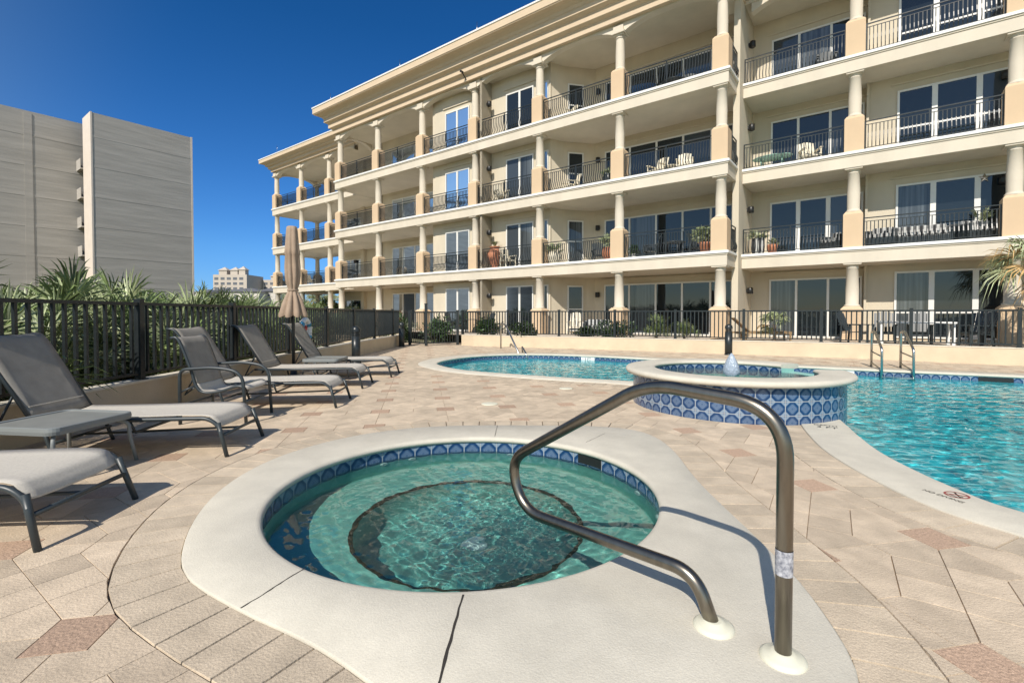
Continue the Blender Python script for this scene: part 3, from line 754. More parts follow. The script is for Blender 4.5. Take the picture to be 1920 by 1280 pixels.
def column_set():
    """one upper-floor column: pedestal, round shaft; origin at the floor"""
    root = MB(); h = FH-SLAB
    b = MB(); b.box(-.30, .30, -.30, .30, 0, 1.22); b.box(-.30, .30, -.30, .30, 1.2201, 1.32, taper=.07)
    ped = b.build('column', M['peach'])
    b = MB(); b.smooth = True
    b.lathe([(.24, 1.32), (.25, 1.345), (.24, 1.37), (.205, 1.40), (.20, 1.44), (.205, 2.0), (.182, h-.20), (.205, h-.18), (.205, h-.15), (.182, h-.14), (.19, h-.10), (.235, h-.06), (.235, h-.055)], n=20, cap=False)
    b.smooth = False; b.box(-.27, .27, -.27, .27, h-.055, h)
    sh = b.build('shaft', M['stucco_pale'], ped)
    return ped
def set_col(proto, a, y, z, first):
    c = proto if first else copy_tree(proto, bld)
    c.parent = bld; c.location = (a, y, z); return c
colp = column_set(); first = True
main_cols = [-.31-4.3*k for k in range(7)]; right_cols = [3.89+4.21*k for k in range(4)]; left_cols = [-30.4, -34.65, -38.85]
for k in (1, 2):
    for a in main_cols: set_col(colp, a, .3, FL[k], first); first = False
    for a in right_cols: set_col(colp, a, 2.25, FL[k], first)
    for a in left_cols: set_col(colp, a, 2.1, FL[k], first)
    for a in (-38.85,): set_col(colp, a, 6.0, FL[k], first)
# ground floor columns: lower pedestal with moulded top
b = MB(); b.box(-.29, .29, -.29, .29, 0, 1.12); b.box(-.34, .34, -.34, .34, 1.1201, 1.18); b.box(-.34, .34, -.34, .34, 1.1801, 1.28, taper=.09)
gp = b.build('column', M['peach'], bld); h = F1-SLAB-GZ
b = MB(); b.smooth = True
b.lathe([(.25, 1.28), (.26, 1.305), (.25, 1.33), (.205, 1.36), (.21, 1.9), (.185, h-.20), (.21, h-.18), (.21, h-.15), (.185, h-.14), (.19, h-.10), (.24, h-.06), (.24, h-.055)], n=20, cap=False); b.smooth = False; b.box(-.28, .28, -.28, .28, h-.055, h)
b.build('shaft', M['stucco_pale'], gp); first = True
for a in main_cols: set_col(gp, a, .3, GZ, first); first = False
for a in right_cols: set_col(gp, a, 2.25, GZ, first)
for a in left_cols: set_col(gp, a, 2.1, GZ, first)
set_col(gp, -38.85, 6.0, GZ, False)
# top floor columns with flared capitals under the arches
b = MB(); b.box(-.30, .30, -.30, .30, 0, 1.22); b.box(-.30, .30, -.30, .30, 1.2201, 1.32, taper=.07)
tp = b.build('column', M['peach'], bld); TS = 2.92
b = MB(); b.smooth = True; b.lathe([(.24, 1.32), (.25, 1.345), (.24, 1.37), (.205, 1.40), (.20, 1.44), (.205, 2.0), (.182, TS-.24)], n=20, cap=False)
sh = b.build('shaft', M['stucco_pale'], tp)
b = MB(); b.smooth = True; b.lathe([(.182, TS-.24), (.215, TS-.22), (.215, TS-.19), (.19, TS-.18), (.20, TS-.12)], n=20, cap=False); b.smooth = False
b.box(-.22, .22, -.22, .22, TS-.12, TS-.06); b.box(-.30, .30, -.30, .30, TS-.06, TS+.02); b.box(-.24, .24, -.24, .24, TS+.0205, TS+.30)
b.build('capital', M['stucco_pale'], tp); first = True
for a in main_cols: set_col(tp, a, .3, FL[3], first); first = False
for a in right_cols: set_col(tp, a, 2.25, FL[3], False)
for a in left_cols: set_col(tp, a, 2.1, FL[3], False)
set_col(tp, -38.85, 6.0, FL[3], False)
# arched beams of the top floor
def arch_beam(p, q, name='arch_beam', apex=.36):
    """p, q local (a, y) column centres; plate .34 thick"""
    p = Vector(p); q = Vector(q); L = (q-p).length; d = (q-p)/L; nn = Vector((-d.y, d.x)); b = MB(); N = 20
    z0 = FL[3]+TS-.02; zt = ROOF+.02
    prev = None
    for i in range(N+1):
        t = i/N; x = .22+(L-.44)*t; e = 1-abs(2*t-1)**2.6; z = min(z0+apex*e, zt-.02)
        cur = [p+d*x+nn*.17, p+d*x-nn*.17, z]
        if prev:
            A1, A2, az = prev; B1, B2, bz = cur
            b.poly([(A1.x, A1.y, az), (B1.x, B1.y, bz), (B1.x, B1.y, zt), (A1.x, A1.y, zt)]); b.poly([(A2.x, A2.y, az), (B2.x, B2.y, bz), (B2.x, B2.y, zt), (A2.x, A2.y, zt)])
            b.poly([(A1.x, A1.y, az), (B1.x, B1.y, bz), (B2.x, B2.y, bz), (A2.x, A2.y, az)])
        prev = cur
    b.build(name, M['stucco_pale'], bld)
for cs, y in ((main_cols, .3), (right_cols, 2.25)):
    for i in range(len(cs)-1): arch_beam((cs[i+1], y), (cs[i], y)) if cs[0] > cs[1] else arch_beam((cs[i], y), (cs[i+1], y))
arch_beam((.15, 2.25), (right_cols[0], 2.25)); arch_beam((-30.4, 2.1), (-26.6, 2.1)); arch_beam((-34.65, 2.1), (-30.4, 2.1)); arch_beam((-38.85, 2.1), (-34.65, 2.1)); arch_beam((-38.85, 6.0), (-38.85, 2.1)); arch_beam((-38.85, 6.0), (-34.0, 6.0))
arch_beam((-26.11, 3.1), (-26.11, .3)); arch_beam((-.31, .3), (-.31, 1.9))
b = MB(); b.box(-26.4, .1, .12, 4.0, ROOF-.04, ROOF+.1); b.build('ceiling', M['stucco'], bld)
b = MB(); b.box(.12, 17.5, 2.05, 4.4, ROOF-.04, ROOF+.1); b.build('ceiling', M['stucco'], bld)
b = MB(); b.box(-39.1, -26.45, 1.95, 6.2, ROOF-.04, ROOF+.1); b.build('ceiling', M['stucco'], bld)
# stepped cornices swept along the eaves with mitred corners
def cornice(path, prof, name='cornice'):
    """path: list of (a, y) with outward offset computed from corner normals; prof: (offset, z)"""
    P = [Vector(p) for p in path]; N = len(P); nrm = []
    for i in range(N):
        ds = []
        if i > 0: ds.append((P[i]-P[i-1]).normalized())
        if i < N-1: ds.append((P[i+1]-P[i]).normalized())
        ns = [Vector((-d.y, d.x)) for d in ds]
        if len(ns) == 1: nrm.append(ns[0])
        else: m_ = (ns[0]+ns[1]).normalized(); nrm.append(m_/m_.dot(ns[0]))
    b = MB(); bz = max(z for _, z in prof)
    base = 0
    for i in range(N):
        for o_, z in prof: v = P[i]+nrm[i]*o_; b.v.append((v.x, v.y, z))
    K = len(prof)
    for i in range(N-1):
        for k in range(K-1):
            b.mi = 1 if prof[k][1] >= bz-.09 and prof[k+1][1] >= bz-.09 else 0
            b.face((i*K+k, (i+1)*K+k, (i+1)*K+k+1, i*K+k+1))
    b.mi = 0; b.face([k for k in range(K)]); b.face([(N-1)*K+k for k in range(K)][::-1])
    b.build(name, [M['peach_light'], M['white_trim']], bld)
M['peach_light'] = mat('stucco_peach_light', (.62, .49, .345), .85, var=.04, scale=1.3, bump=.2, bscale=60)
PROF = [(-.4, 14.27), (.08, 14.27), (.08, 14.50), (.10, 14.51), (.10, 14.56), (.30, 14.66), (.30, 14.90), (.32, 14.91), (.32, 14.95), (.52, 15.05), (.52, 15.27), (.56, 15.30), (.62, 15.42), (.80, 15.53), (1.02, 15.56), (1.02, 15.60), (1.06, 15.61), (1.06, 15.96), (1.10, 15.97), (1.10, 16.05), (-.4, 16.05)]
cornice([(.1, 14), (.1, 0), (-26.4, 0), (-26.4, 14)][::1], PROF)
cornice([(17.6, 1.95), (1.3, 1.95)], PROF)
P2 = [(-.3, 14.25), (.08, 14.25), (.08, 14.42), (.26, 14.50), (.26, 14.66), (.44, 14.74), (.44, 14.84), (.60, 14.92), (.80, 14.96), (.80, 15.24), (.84, 15.25), (.84, 15.32), (-.3, 15.32)]
cornice([(-25.3, 1.8), (-39.1, 1.8), (-39.1, 13)], P2)
b = MB(); b.box(-26.0, 17.5, 2.4, 13.8, 14.38, 15.9); b.box(-38.7, -26.3, 2.1, 13, 14.38, 15.25); b.build('roof', M['stucco'], bld)

# walls: (a0, y0) -> (a1, y1) vertical slabs .2 thick behind the given line
walls_by_floor = [
    [(17.5, 3.5), (4.3, 3.5)], [(4.3, 3.9), (.1, 3.9)], [(.1, 3.0), (-7.24, 3.0)], [(-7.24, 3.0), (-7.55, 2.7)], [(-7.55, 2.7), (-8.4, 1.7)], [(-8.4, 1.7), (-8.75, .95)],
    [(-8.7, .95), (-12.6, .95)], [(-12.6, .7), (-16.84, .7)], [(-16.84, 3.1), (-25.2, 3.1)], [(-25.2, 4.9), (-33.2, 4.9)],
]
b = MB()
wl = []
def wallseg(p, q, th=.22, z0=GZ-.5, z1=ROOF):
    p = Vector(p); q = Vector(q); d = (q-p).normalized(); nn = Vector((d.y, -d.x))   # away side
    if nn.y < 0 and abs(nn.y) > .2: nn = -nn
    b = MB(); pts = [p, q, q+nn*th, p+nn*th]
    b.v = [(v.x, v.y, z0) for v in pts]+[(v.x, v.y, z1) for v in pts]
    for f in ((0, 1, 2, 3), (4, 5, 6, 7), (0, 1, 5, 4), (1, 2, 6, 5), (2, 3, 7, 6), (3, 0, 4, 7)): b.face(f)
    return b.build('wall', M['stucco'], bld)
for p, q_ in walls_by_floor: wallseg(p, q_)
for a0, a1, y0, y1 in ((-.13, .115, 1.35, 4.1), (-12.72, -12.58, .1, 1.0), (-12.72, -12.58, .1, 1.0), (4.22, 4.3, 3.4, 4.1), (-17.06, -16.84, .72, 3.2), (-25.2, -24.98, 3.1, 5.0), (-33.42, -33.2, 4.9, 12), (-29.9, -29.5, 4.6, 4.92)):
    b = MB(); b.box(a0, a1, y0, y1, GZ-.5, ROOF-.001); b.build('wall', M['stucco'], bld)
b = MB(); b.box(-33.2, -25, 5.3, 13, -.2, ROOF-.01); b.box(-24.98, -17.06, 3.5, 13, -.2, ROOF-.01); b.box(-17, 0, 4.2, 13.2, -.2, ROOF-.01); b.box(0.01, 17.4, 4.5, 13.2, -.2, ROOF-.01); b.build('wall', M['stucco'], bld)

# sliding doors and windows
def opening(name, p, q, s0, s1, z, h, panels, rails=(), off=.02, mull=.09, top=True):
    """on wall line p->q (local), from distance s0 to s1; panels: relative widths; faces the pool"""
    p = Vector(p); q = Vector(q); d = (q-p).normalized(); nn = Vector((d.y, -d.x))
    if nn.y > 0 or (abs(nn.y) < .2 and nn.x < 0): nn = -nn
    W = s1-s0; c = p+d*s0+nn*off
    ang = math.atan2(d.y, d.x)
    flip = 1
    b = MB(); fw = .07; dep = .05; y0, y1 = (-.012, dep) if Vector((-d.y, d.x)).dot(nn) > 0 else (-dep, .012)
    def bx(x0, x1, z0, z1, e=0): b.box(x0, x1, y0-e, y1+e, z0, z1)
    bx(0, W, h-fw, h); bx(0, fw, 0, h-fw-.0005); bx(W-fw, W, 0, h-fw-.0005); bx(fw+.0005, W-fw-.0005, 0, .06)
    tot = sum(panels); x = 0; edges = [0]
    for k in panels: x += k/tot*W; edges.append(x)
    for e_ in edges[1:-1]: bx(e_-mull/2, e_+mull/2, .0605, h-fw-.0005, -.003)
    for rz in rails: bx(fw+.001, W-fw-.001, rz-.03, rz+.03, -.006)
    fr = b.build(name, M['frame_white'], bld, (c.x, c.y, z), rot=ang)
    for i in range(len(panels)):
        b = MB(); x0 = edges[i]+(fw if i == 0 else mull/2); x1 = edges[i+1]-(fw if i == len(panels)-1 else mull/2)
        ym = (y0+y1)/2; b.poly([(x0, ym, .06), (x1, ym, .06), (x1, ym, h-fw), (x0, ym, h-fw)]); b.build('pane', M[('glass', 'glass_drapes', 'glass', 'glass_blind', 'glass')[int(abs(s0*7+z*3+i*2+p.x*1.7+len(panels)))%5]], fr)
    # shallow stucco header moulding above wide openings
    if top and W > 1.5:
        b = MB(); sgn = 1 if y1 > .03 else -1
        b.box(-.18, W+.18, min(0, sgn*.05), max(0, sgn*.05), h+.24, h+.30); b.build('header_trim', M['stucco'], fr)
for k in range(4):
    z = FL[k]; h = 2.37 if k else 2.5
    opening('sliding_door', (.1, 3.0), (-7.24, 3.0), .55, 6.75, z+.01, h, [1.0, 1.35, 1.35, 1.45, 1.45] if k != 0 else [1.0, 1.35, 1.35, 1.45, 1.45])
    opening('window', (-7.55, 2.7), (-8.4, 1.7), .22, 1.08, z+(.15 if k else .1), h-.12, [1], rails=(1.15,))
    opening('sliding_door', (-8.7, .95), (-12.6, .95), 1.02, 2.83, z+.01, h, [1, 1], mull=.12)
    opening('window', (-8.7, .95), (-12.6, .95), .10, .38, z+.01, h, [1], mull=.05)
    opening('sliding_door', (-12.6, .7), (-16.84, .7), 1.4, 3.32, z+.01, h, [1, 1], mull=.12)
    opening('window', (-12.6, .7), (-16.84, .7), .75, 1.15, z+.01, h, [1])
    opening('sliding_door', (-16.84, 3.1), (-25.2, 3.1), 2.2, 7.0, z+.01, h, [1, 1, 1.1, 1])
    opening('window', (-25.2, 4.9), (-33.2, 4.9), 5.0, 7.2, z+.3, 1.9, [1, 1, 1], rails=(1.0,))
    if k == 1: opening('sliding_door', (4.3, 3.9), (.1, 3.9), .15, 3.45, z+.01, h, [1.2, 1.1, 1.1], mull=.16)
    else: opening('sliding_door', (4.3, 3.9), (.1, 3.9), .15, 3.45, z+.01, h, [1.1, 1.1, 1.0])
    opening('sliding_door', (17.5, 3.5), (4.3, 3.5), 9.05, 12.35, z+(.01 if k else .1), h, [1.0, 1.1, 1.0], rails=() if k == 1 else (.95,), mull=.16)
    opening('sliding_door', (17.5, 3.5), (4.3, 3.5), 4.6, 7.4, z+.01, h, [1, 1, 1])
# round wall lamps beside the doors
def lamp(a, y, z, ang):
    b = MB(); b.smooth = True; b.lathe([(.10, -.13), (.115, -.12), (.115, .12), (.10, .13), (.0001, .135)], n=14, cap=True); b.smooth = False; b.box(-.06, .06, .06, .16, -.07, .07)
    b.build('wall_lamp', M['lamp_black'], bld, (a, y, z), rot=ang)
for k in range(4):
    z = FL[k]+2.0
    lamp(-12.42, .55, z, R(90)); lamp(-7.0, 2.84, z, 0); lamp(.27, 2.9, z, R(90)); lamp(8.0, 3.34, z+.1, 0)
    lamp(-30.9, 4.74, z, 0); lamp(-17.6, 2.94, z, 0)

# balcony railings: posts, rails and belly-shaped balusters
def railing(p, q, z, name='balcony_railing', step=.112):
    p = Vector(p); q = Vector(q); L = (q-p).length; d = (q-p)/L; ang = math.atan2(d.y, d.x); hh = 1.06
    b = MB(); b.box(0, L, -.022, .022, hh-.035, hh); b.box(0, L, -.014, .014, hh-.15, hh-.13); b.box(0, L, -.014, .014, .08, .10)
    n = max(1, round(L/2.0))
    for i in range(n+1):
        x = min(max(i*L/n, .02), L-.02); b.box(x-.02, x+.02, -.0205, .0205, 0, hh-.036)
    r = b.build(name, M['black'], bld, (p.x, p.y, z), rot=ang)
    b = MB(); m_ = int(L/step)
    sgn = -1
    for i in range(1, m_):
        x = i*L/m_; w_ = .0135
        prof = [(0, hh-.13), (0, .62), (-.03, .46), (-.085, .30), (-.085, .22), (-.03, .12), (0, .10)]
        k0 = len(b.v)
        for yy, zz in prof: b.v += [(x-w_, yy-w_, zz), (x+w_, yy-w_, zz), (x+w_, yy+w_, zz), (x-w_, yy+w_, zz)]
        for j in range(len(prof)-1):
            for e in range(4): f = (e+1) % 4; b.face((k0+4*j+e, k0+4*j+f, k0+4*j+4+f, k0+4*j+4+e))
    b.build('balusters', M['black'], r, recalc=False)
for k in (1, 2, 3):
    z = FL[k]
    for i in range(6): railing((main_cols[i+1]+.3, .14), (main_cols[i]-.3, .14), z)
    railing((.13, 2.09), (right_cols[0]-.3, 2.09), z)
    for i in range(3): railing((right_cols[i]+.3, 2.09), (right_cols[i+1]-.3, 2.09), z)
    railing((-30.1, 1.94), (-26.5, 1.94), z); railing((-34.35, 1.94), (-30.7, 1.94), z); railing((-38.55, 1.94), (-34.95, 1.94), z)
    railing((-39.0, 5.7), (-39.0, 2.4), z); railing((-33.4, 6.15), (-38.55, 6.15), z); railing((.0, .6), (.0, 1.34), z)
# lightning rods and a camera under the eaves
for a, y, zt in ((-25.9, -.6, 16.05), (-18.5, -.6, 16.05), (-12.3, -.6, 16.05), (-37, 1.2, 15.32), (-27.5, 1.2, 15.32)):
    b = MB(); b.tube([(a, y, zt), (a, y, zt+.75)], .012, 5); b.build('lightning_rod', M['steel_pale'], bld)
b = MB(); b.box(-13.6, -13.5, -.55, -.35, 14.72, 14.80); b.bar((-13.55, -.4, 14.72), (-13.55, -.05, 14.45), .04); b.build('security_camera', M['lamp_black'], bld, (0, 0, -.12))
# ================================================================ TERRACE, WALLS, FENCES
WP = [(-2.35, 22.3), (-1.75, 21.8), (3.95, 19.45), (7.6, 17.5), (11.4, 15.55), (14.2, 13.45), (17.6, 10.6)]    # pool-side foot of the planter wall
back = [BW(17.5, 2.2), BW(.1, 2.2), BW(.1, 3.2), BW(-26.4, 3.2), BW(-40, 6.6)]
# terrace between planter wall and building
b = MB(); P = [(x, y) for x, y in WP[1:]]+[(bb[0], bb[1]) for bb in (BW(17.5, 4.4), BW(-24, 5.2))]+[(-2.1, 24.5)]
V_, F_ = cdt(1, [[(x, y+.1) for x, y in WP[1:]]+[(bb[0], bb[1]) for bb in (BW(17.5, 4.6), BW(-26, 5.2), BW(-40, 5.2), BW(-40, -.8), BW(-17.5, -1.2))]], [])
for f in F_: b.poly([(V_[i][0], V_[i][1], GZ) for i in f])
ST(b.build('terrace', M['terrace']))
b = MB()
for i in range(len(WP)-1): pass
def poly_wall(P, th, z0, z1, name, cap, label, cat, m=None):
    """wall along a polyline, P on the visible face, thickness to the left of travel"""
    Q = [Vector(p) for p in P]; N = len(Q); nr = []
    for i in range(N):
        ds = [(Q[i]-Q[i-1]).normalized()] if i else []
        if i < N-1: ds.append((Q[i+1]-Q[i]).normalized())
        ns = [Vector((-d.y, d.x)) for d in ds]; m_ = ns[0] if len(ns) == 1 else (ns[0]+ns[1]).normalized(); nr.append(m_/m_.dot(ns[0]))
    def sweep(b, o0, o1, z0, z1):
        rows = [[Q[i]+nr[i]*o for i in range(N)] for o in (o0, o1)]
        pts = lambda r, z: [(v.x, v.y, z) for v in r]
        b.loft([pts(rows[0], z0), pts(rows[0], z1), pts(rows[1], z1), pts(rows[1], z0)], closed=False)
        for i in (0, N-1): b.poly([(rows[0][i].x, rows[0][i].y, z0), (rows[0][i].x, rows[0][i].y, z1), (rows[1][i].x, rows[1][i].y, z1), (rows[1][i].x, rows[1][i].y, z0)])
    e = empty(name, (0, 0, 0), 0, label, cat)
    b = MB(); sweep(b, 0, th, z0, z1-cap); b.build('wall_face', m or M['planter'], e)
    if cap:
        b = MB(); sweep(b, -.012, th+.012, z1-cap, z1); b.build('wall_cap', M['wallcap'], e)
    return e
poly_wall(WP, .25, -.02, .50, 'planter_wall', .025, 'low cream stucco wall under the far fence between pool and apartment building', 'wall')
LW = [(-5.08, 22.3), (-5.30, 18.2), (-5.36, 12), (-5.36, 6), (-5.36, -3.8)]
poly_wall(LW[::-1], .24, -.02, .49, 'curb_wall', .03, 'long low tan wall under the left fence behind the loungers', 'wall')

def fence_run(name, P, zb, hgt, post_step, label, first_off=0, pick=.15):
    e = empty(name, (0, 0, 0), 0, label, 'fence'); Q = [Vector(p) for p in P]
    segl = [(Q[i+1]-Q[i]).length for i in range(len(Q)-1)]; tot = sum(segl)
    def pt(s_):
        for i, l in enumerate(segl):
            if s_ <= l or i == len(segl)-1: return Q[i]+(Q[i+1]-Q[i])*(s_/l)
            s_ -= l
    s_ = first_off; posts = []
    while s_ <= tot+1e-6: posts.append(s_); s_ += post_step
    for s_ in posts:
        p = pt(s_); b = MB(); b.box(-.045, .045, -.045, .045, 0, hgt+.03); b.box(-.052, .052, -.052, .052, hgt+.0305, hgt+.05); b.box(-.07, .07, -.07, .07, 0, .015)
        pv = pt(min(s_+.05, tot)); pw = pt(max(s_-.05, 0)); an = math.atan2(pv.y-pw.y, pv.x-pw.x)
        b.build('post', M['black'], e, (p.x, p.y, zb), rot=an)
    ends = ([0] if first_off > .1 else [])+posts+([tot] if tot-posts[-1] > .2 else [])
    for i in range(len(ends)-1):
        p, q_ = pt(ends[i]), pt(ends[i+1]); L = (q_-p).length; an = math.atan2((q_-p).y, (q_-p).x); b = MB()
        b.box(.04, L-.04, -.028, .028, hgt-.045, hgt); b.box(.04, L-.04, -.02, .02, .07, .105)
        n = max(1, round(L/pick))
        for k in range(1, n): x = k*L/n; b.box(x-.018, x+.018, -.018, .018, .105, hgt-.045)
        b.build('picket_panel', M['black'], e, (p.x, p.y, zb), rot=an)
    return e
Lp = [(-5.46, -2.37), (-5.46, 12), (-5.42, 18.2), (-5.2, 22.2)]
fence_run('picket_fence', Lp, .49, 1.13, 2.35, 'black metal picket fence running along the left wall behind the loungers', 0)
fp = [(-2.42, 22.42)]+[(x+.08, y+.12) for x, y in WP[1:]]
fence_run('picket_fence', fp, .50, 1.08, 2.36, 'black metal picket fence on the far planter wall facing the building', .15, .14)
# gate between the two runs
g = empty('fence_gate', (0, 0, 0), 0, 'black metal picket gate with a tall latch post between the two fences', 'gate')
ga, gm, gb = (-4.75, 22.3), (-3.9, 21.8), (-2.55, 22.5)
for p, hh in ((ga, 1.6), (gm, 1.9), (gb, 1.6)):
    b = MB(); b.box(-.06, .06, -.06, .06, 0, hh); b.box(-.07, .07, -.07, .07, hh+.0005, hh+.03); b.build('post', M['black'], g, (p[0], p[1], 0))
for p, q_ in ((ga, gm), (gm, gb)):
    p = Vector(p); q_ = Vector(q_); L = (q_-p).length; b = MB(); b.box(.06, L-.06, -.025, .025, 1.50, 1.56); b.box(.06, L-.06, -.025, .025, .10, .15)
    n = round(L/.13)
    for k in range(1, n): x = k*L/n; b.box(x-.014, x+.014, -.014, .014, .15, 1.5)
    b.build('gate_leaf', M['black'], g, (p.x, p.y, 0), rot=math.atan2((q_-p).y, (q_-p).x))

# ---------------------------------------------------------------- bollard lights
def bollard():
    e = empty('bollard_light')
    b = MB(); b.smooth = True; b.lathe([(.125, 0), (.125, .80)], n=20, cap=True); b.lathe([(.14, 0), (.14, .03), (.126, .04)], n=20, cap=False); b.build('body', M['black'], e)
    b = MB(); b.smooth = True
    for k in range(3): b.lathe([(.095, .80+k*.045), (.128, .81+k*.045), (.128, .825+k*.045), (.095, .835+k*.045)], n=20, cap=True)
    b.build('louvre', M['black'], e)
    b = MB(); b.smooth = True; b.lathe([(.13, .935), (.13, .97), (.118, 1.03), (.08, 1.075), (.03, 1.095), (.0001, 1.10)], n=20, cap=False); b.build('cap', M['black'], e)
    return e
b0 = bollard(); b0.location = (-4.62, 14.2, 0); tag(b0, 'black dome-topped bollard light just behind the farthest lounger', 'bollard', 'bollard lights')
b1 = copy_tree(b0); b1.location = (-4.88, 21.2, 0); b1['label'] = 'black bollard light standing against the left wall next to the gate'
b2 = copy_tree(b0); b2.location = (7.68, 17.0, 0); b2['label'] = 'black bollard light in front of the far planter wall behind the raised spa'

# ---------------------------------------------------------------- pool rails
e = empty('pool_handrail', (-.47, 20.2, 0), 0, 'thin steel handrail sloping from the far deck down into the left end of the pool', 'handrail')
b = MB(); b.tube(rail_round([(0, 0, 0), (0, 0, 1.06), (.22, -.55, 1.0), (.84, -3.0, -.25)], [0, .12, .15, 0], 6), .035, 10); b.build('rail', M['steel_pale'], e)
b = MB(); b.tube(rail_round([(.87, -2.35, 0), (.84, -2.5, .26), (.98, -2.95, .02), (1.0, -3.0, -.25)], .08, 5), .03, 10); b.build('grab_stub', M['steel_pale'], e)
e = empty('pool_ladder', (9.9, 13.2, 0), 0, 'steel ladder with two hooped side rails at the right part of the pool', 'pool ladder')
def side(dx, dy):
    b = MB(); f = Vector((-.43, -.92, 0))
    b.tube(rail_round([(dx, dy, 0), (dx, dy, .98), tuple(Vector((dx, dy, .98))+f*.32), tuple(Vector((dx, dy, .55))+f*1.02), tuple(Vector((dx, dy, -.6))+f*1.05)], [0, .1, .1, .1, 0], 6), .03, 10)
    b.tube([(dx, dy, .42), tuple(Vector((dx, dy, .36))+f*1.02)], .02, 8); b.tube([(dx, dy, .12), tuple(Vector((dx, dy, .02))+f*1.02)], .02, 8)
    b.build('side_rail', M['steel_pale'], e); return Vector((dx, dy, 0))+f*1.04
s0 = side(0, 0); s1 = side(.58, -.28)
for z in (-.16, -.42):
    b = MB(); b.bar(tuple(s0+Vector((0, 0, z))), tuple(s1+Vector((0, 0, z))), .08, .03); b.build('tread', M['steel_pale'], e)

# ---------------------------------------------------------------- loungers
def lounger():
    e = empty('sun_lounger'); W = .385; zs = .40
    hx, hz = -1.88, .40; bx, bz = -2.38, 1.22          # hinge, top of back
    path = [(-.02, .0), (-.12, .30), (-.17, .37), (-.26, zs+.005), (-.6, zs+.01), (-1.2, zs-.005), (hx, hz)]
    for s_ in (-1, 1):
        b = MB(); b.tube(rail_round([(.0, s_*(W+.03), 0), (-.09, s_*W, .31), (-.2, s_*W, zs-.01), (-1.2, s_*W, zs-.02), (-2.05, s_*W, zs-.02)], [0, .1, .1, .1, 0], 6), .021, 8)
        b.build('side_rail', M['frame_grey'], e)
        b = MB(); b.tube([(-.10, s_*(W-.005), .34), (.0, s_*(W+.03), 0)], [.024, .019], 8); b.build('leg', M['frame_grey'], e)
        b = MB(); b.tube(rail_round([(-1.78, s_*W, zs-.03), (-1.70, s_*W, .12), (-1.66, s_*(W+.01), 0)], .08), .019, 8); b.build('leg', M['frame_grey'], e)
        b = MB(); b.tube(rail_round([(hx, s_*(W-.01), hz), (bx+.04, s_*(W-.01), bz-.08), (bx-.03, s_*(W-.01), bz-.0), (bx-.13, s_*(W-.01), bz-.0)], [0, .08, .07, 0], 6), .02, 8); b.build('back_rail', M['frame_grey'], e)
        b = MB(); b.tube([(hx-.16, s_*(W-.02), hz+.26), (hx-.38, s_*(W-.02), .22), (hx-.2, s_*(W-.02), zs-.03)], .013, 6); b.build('recline_strut', M['frame_grey'], e)
    b = MB(); b.tube([(-.06, -W, .21), (-.06, W, .21)], .017, 8); b.build('cross_bar', M['frame_grey'], e)
    b = MB(); b.tube([(-1.68, -W, .16), (-1.68, W, .16)], .015, 8); b.tube([(-.06, 0, .21), (-1.68, 0, .16)], .013, 8); b.build('stretcher', M['frame_grey'], e)
    b = MB(); b.tube([(-.95, -W, zs-.03), (-.92, -W*.9, zs-.15), (-.92, W*.9, zs-.15), (-.95, W, zs-.03)], .014, 8); b.build('cross_bar', M['frame_grey'], e)
    # sling: seat and back, a little sagging
    def sheet(prof, name, m, w_, parent, sag=.018, th=.006):
        rows = []; n = 8; P = smooth_path([(x, 0, z) for x, z in prof], 5)
        b = MB(); b.smooth = True
        for p in P:
            rows.append([(p.x, -w_+2*w_*k/n, p.z-sag*(1-(2*k/n-1)**4)) for k in range(n+1)])
        b.loft(rows, closed=False); o = b.build(name, m, parent); so_ = o.modifiers.new('th', 'SOLIDIFY'); so_.thickness = th; so_.offset = 0; return o
    sheet([(-.10, .30), (-.14, .365), (-.22, zs+.012), (-.5, zs+.02), (-1.1, zs+.008), (-1.6, zs+.005), (hx+.01, hz+.005)], 'seat_sling', M['sling'], W-.012, e)
    dx, dz = bx-hx, bz-hz
    bs = sheet([(hx, hz+.012), (hx+dx*.5+.015, hz+dz*.5+.0), (hx+dx*.86+.02, hz+dz*.86), (bx+.015, bz-.015), (bx-.05, bz+.018), (bx-.13, bz+.012)], 'back_sling', M['sling_shaded'], W-.012, e)
    b = MB(); t_ = .14; b.box(-.002, .004, -W+.05, W-.05, 0, .008, Matrix.Translation((hx+dx*t_+.018, 0, hz+dz*t_+.004)))
    b.build('seam', M['sling'], bs)
    return e
lp = lounger()
LN = [((-2.925, 3.32), 3.5, 'nearest sun lounger cut off by the left edge with a pale sling seat', 1), ((-2.93, 5.265), 4.5, 'large sun lounger behind the frosted side table with its shaded back raised', 1),
      ((-2.74, 7.79), 4, 'sun lounger directly behind the armchair', 1), ((-2.92, 9.70), 3, 'sun lounger with its back beside the closed umbrella pole', 1), ((-2.77, 11.39), 1, 'farthest sun lounger whose back rises in front of the round ring on the fence', 1)]
for i, (p, r, lb, k) in enumerate(LN):
    o = lp if i == 0 else copy_tree(lp); o.location = (p[0], p[1], 0); o.rotation_euler = (0, 0, R(r)); tag(o, lb, 'sun lounger', 'sun loungers along the left wall')

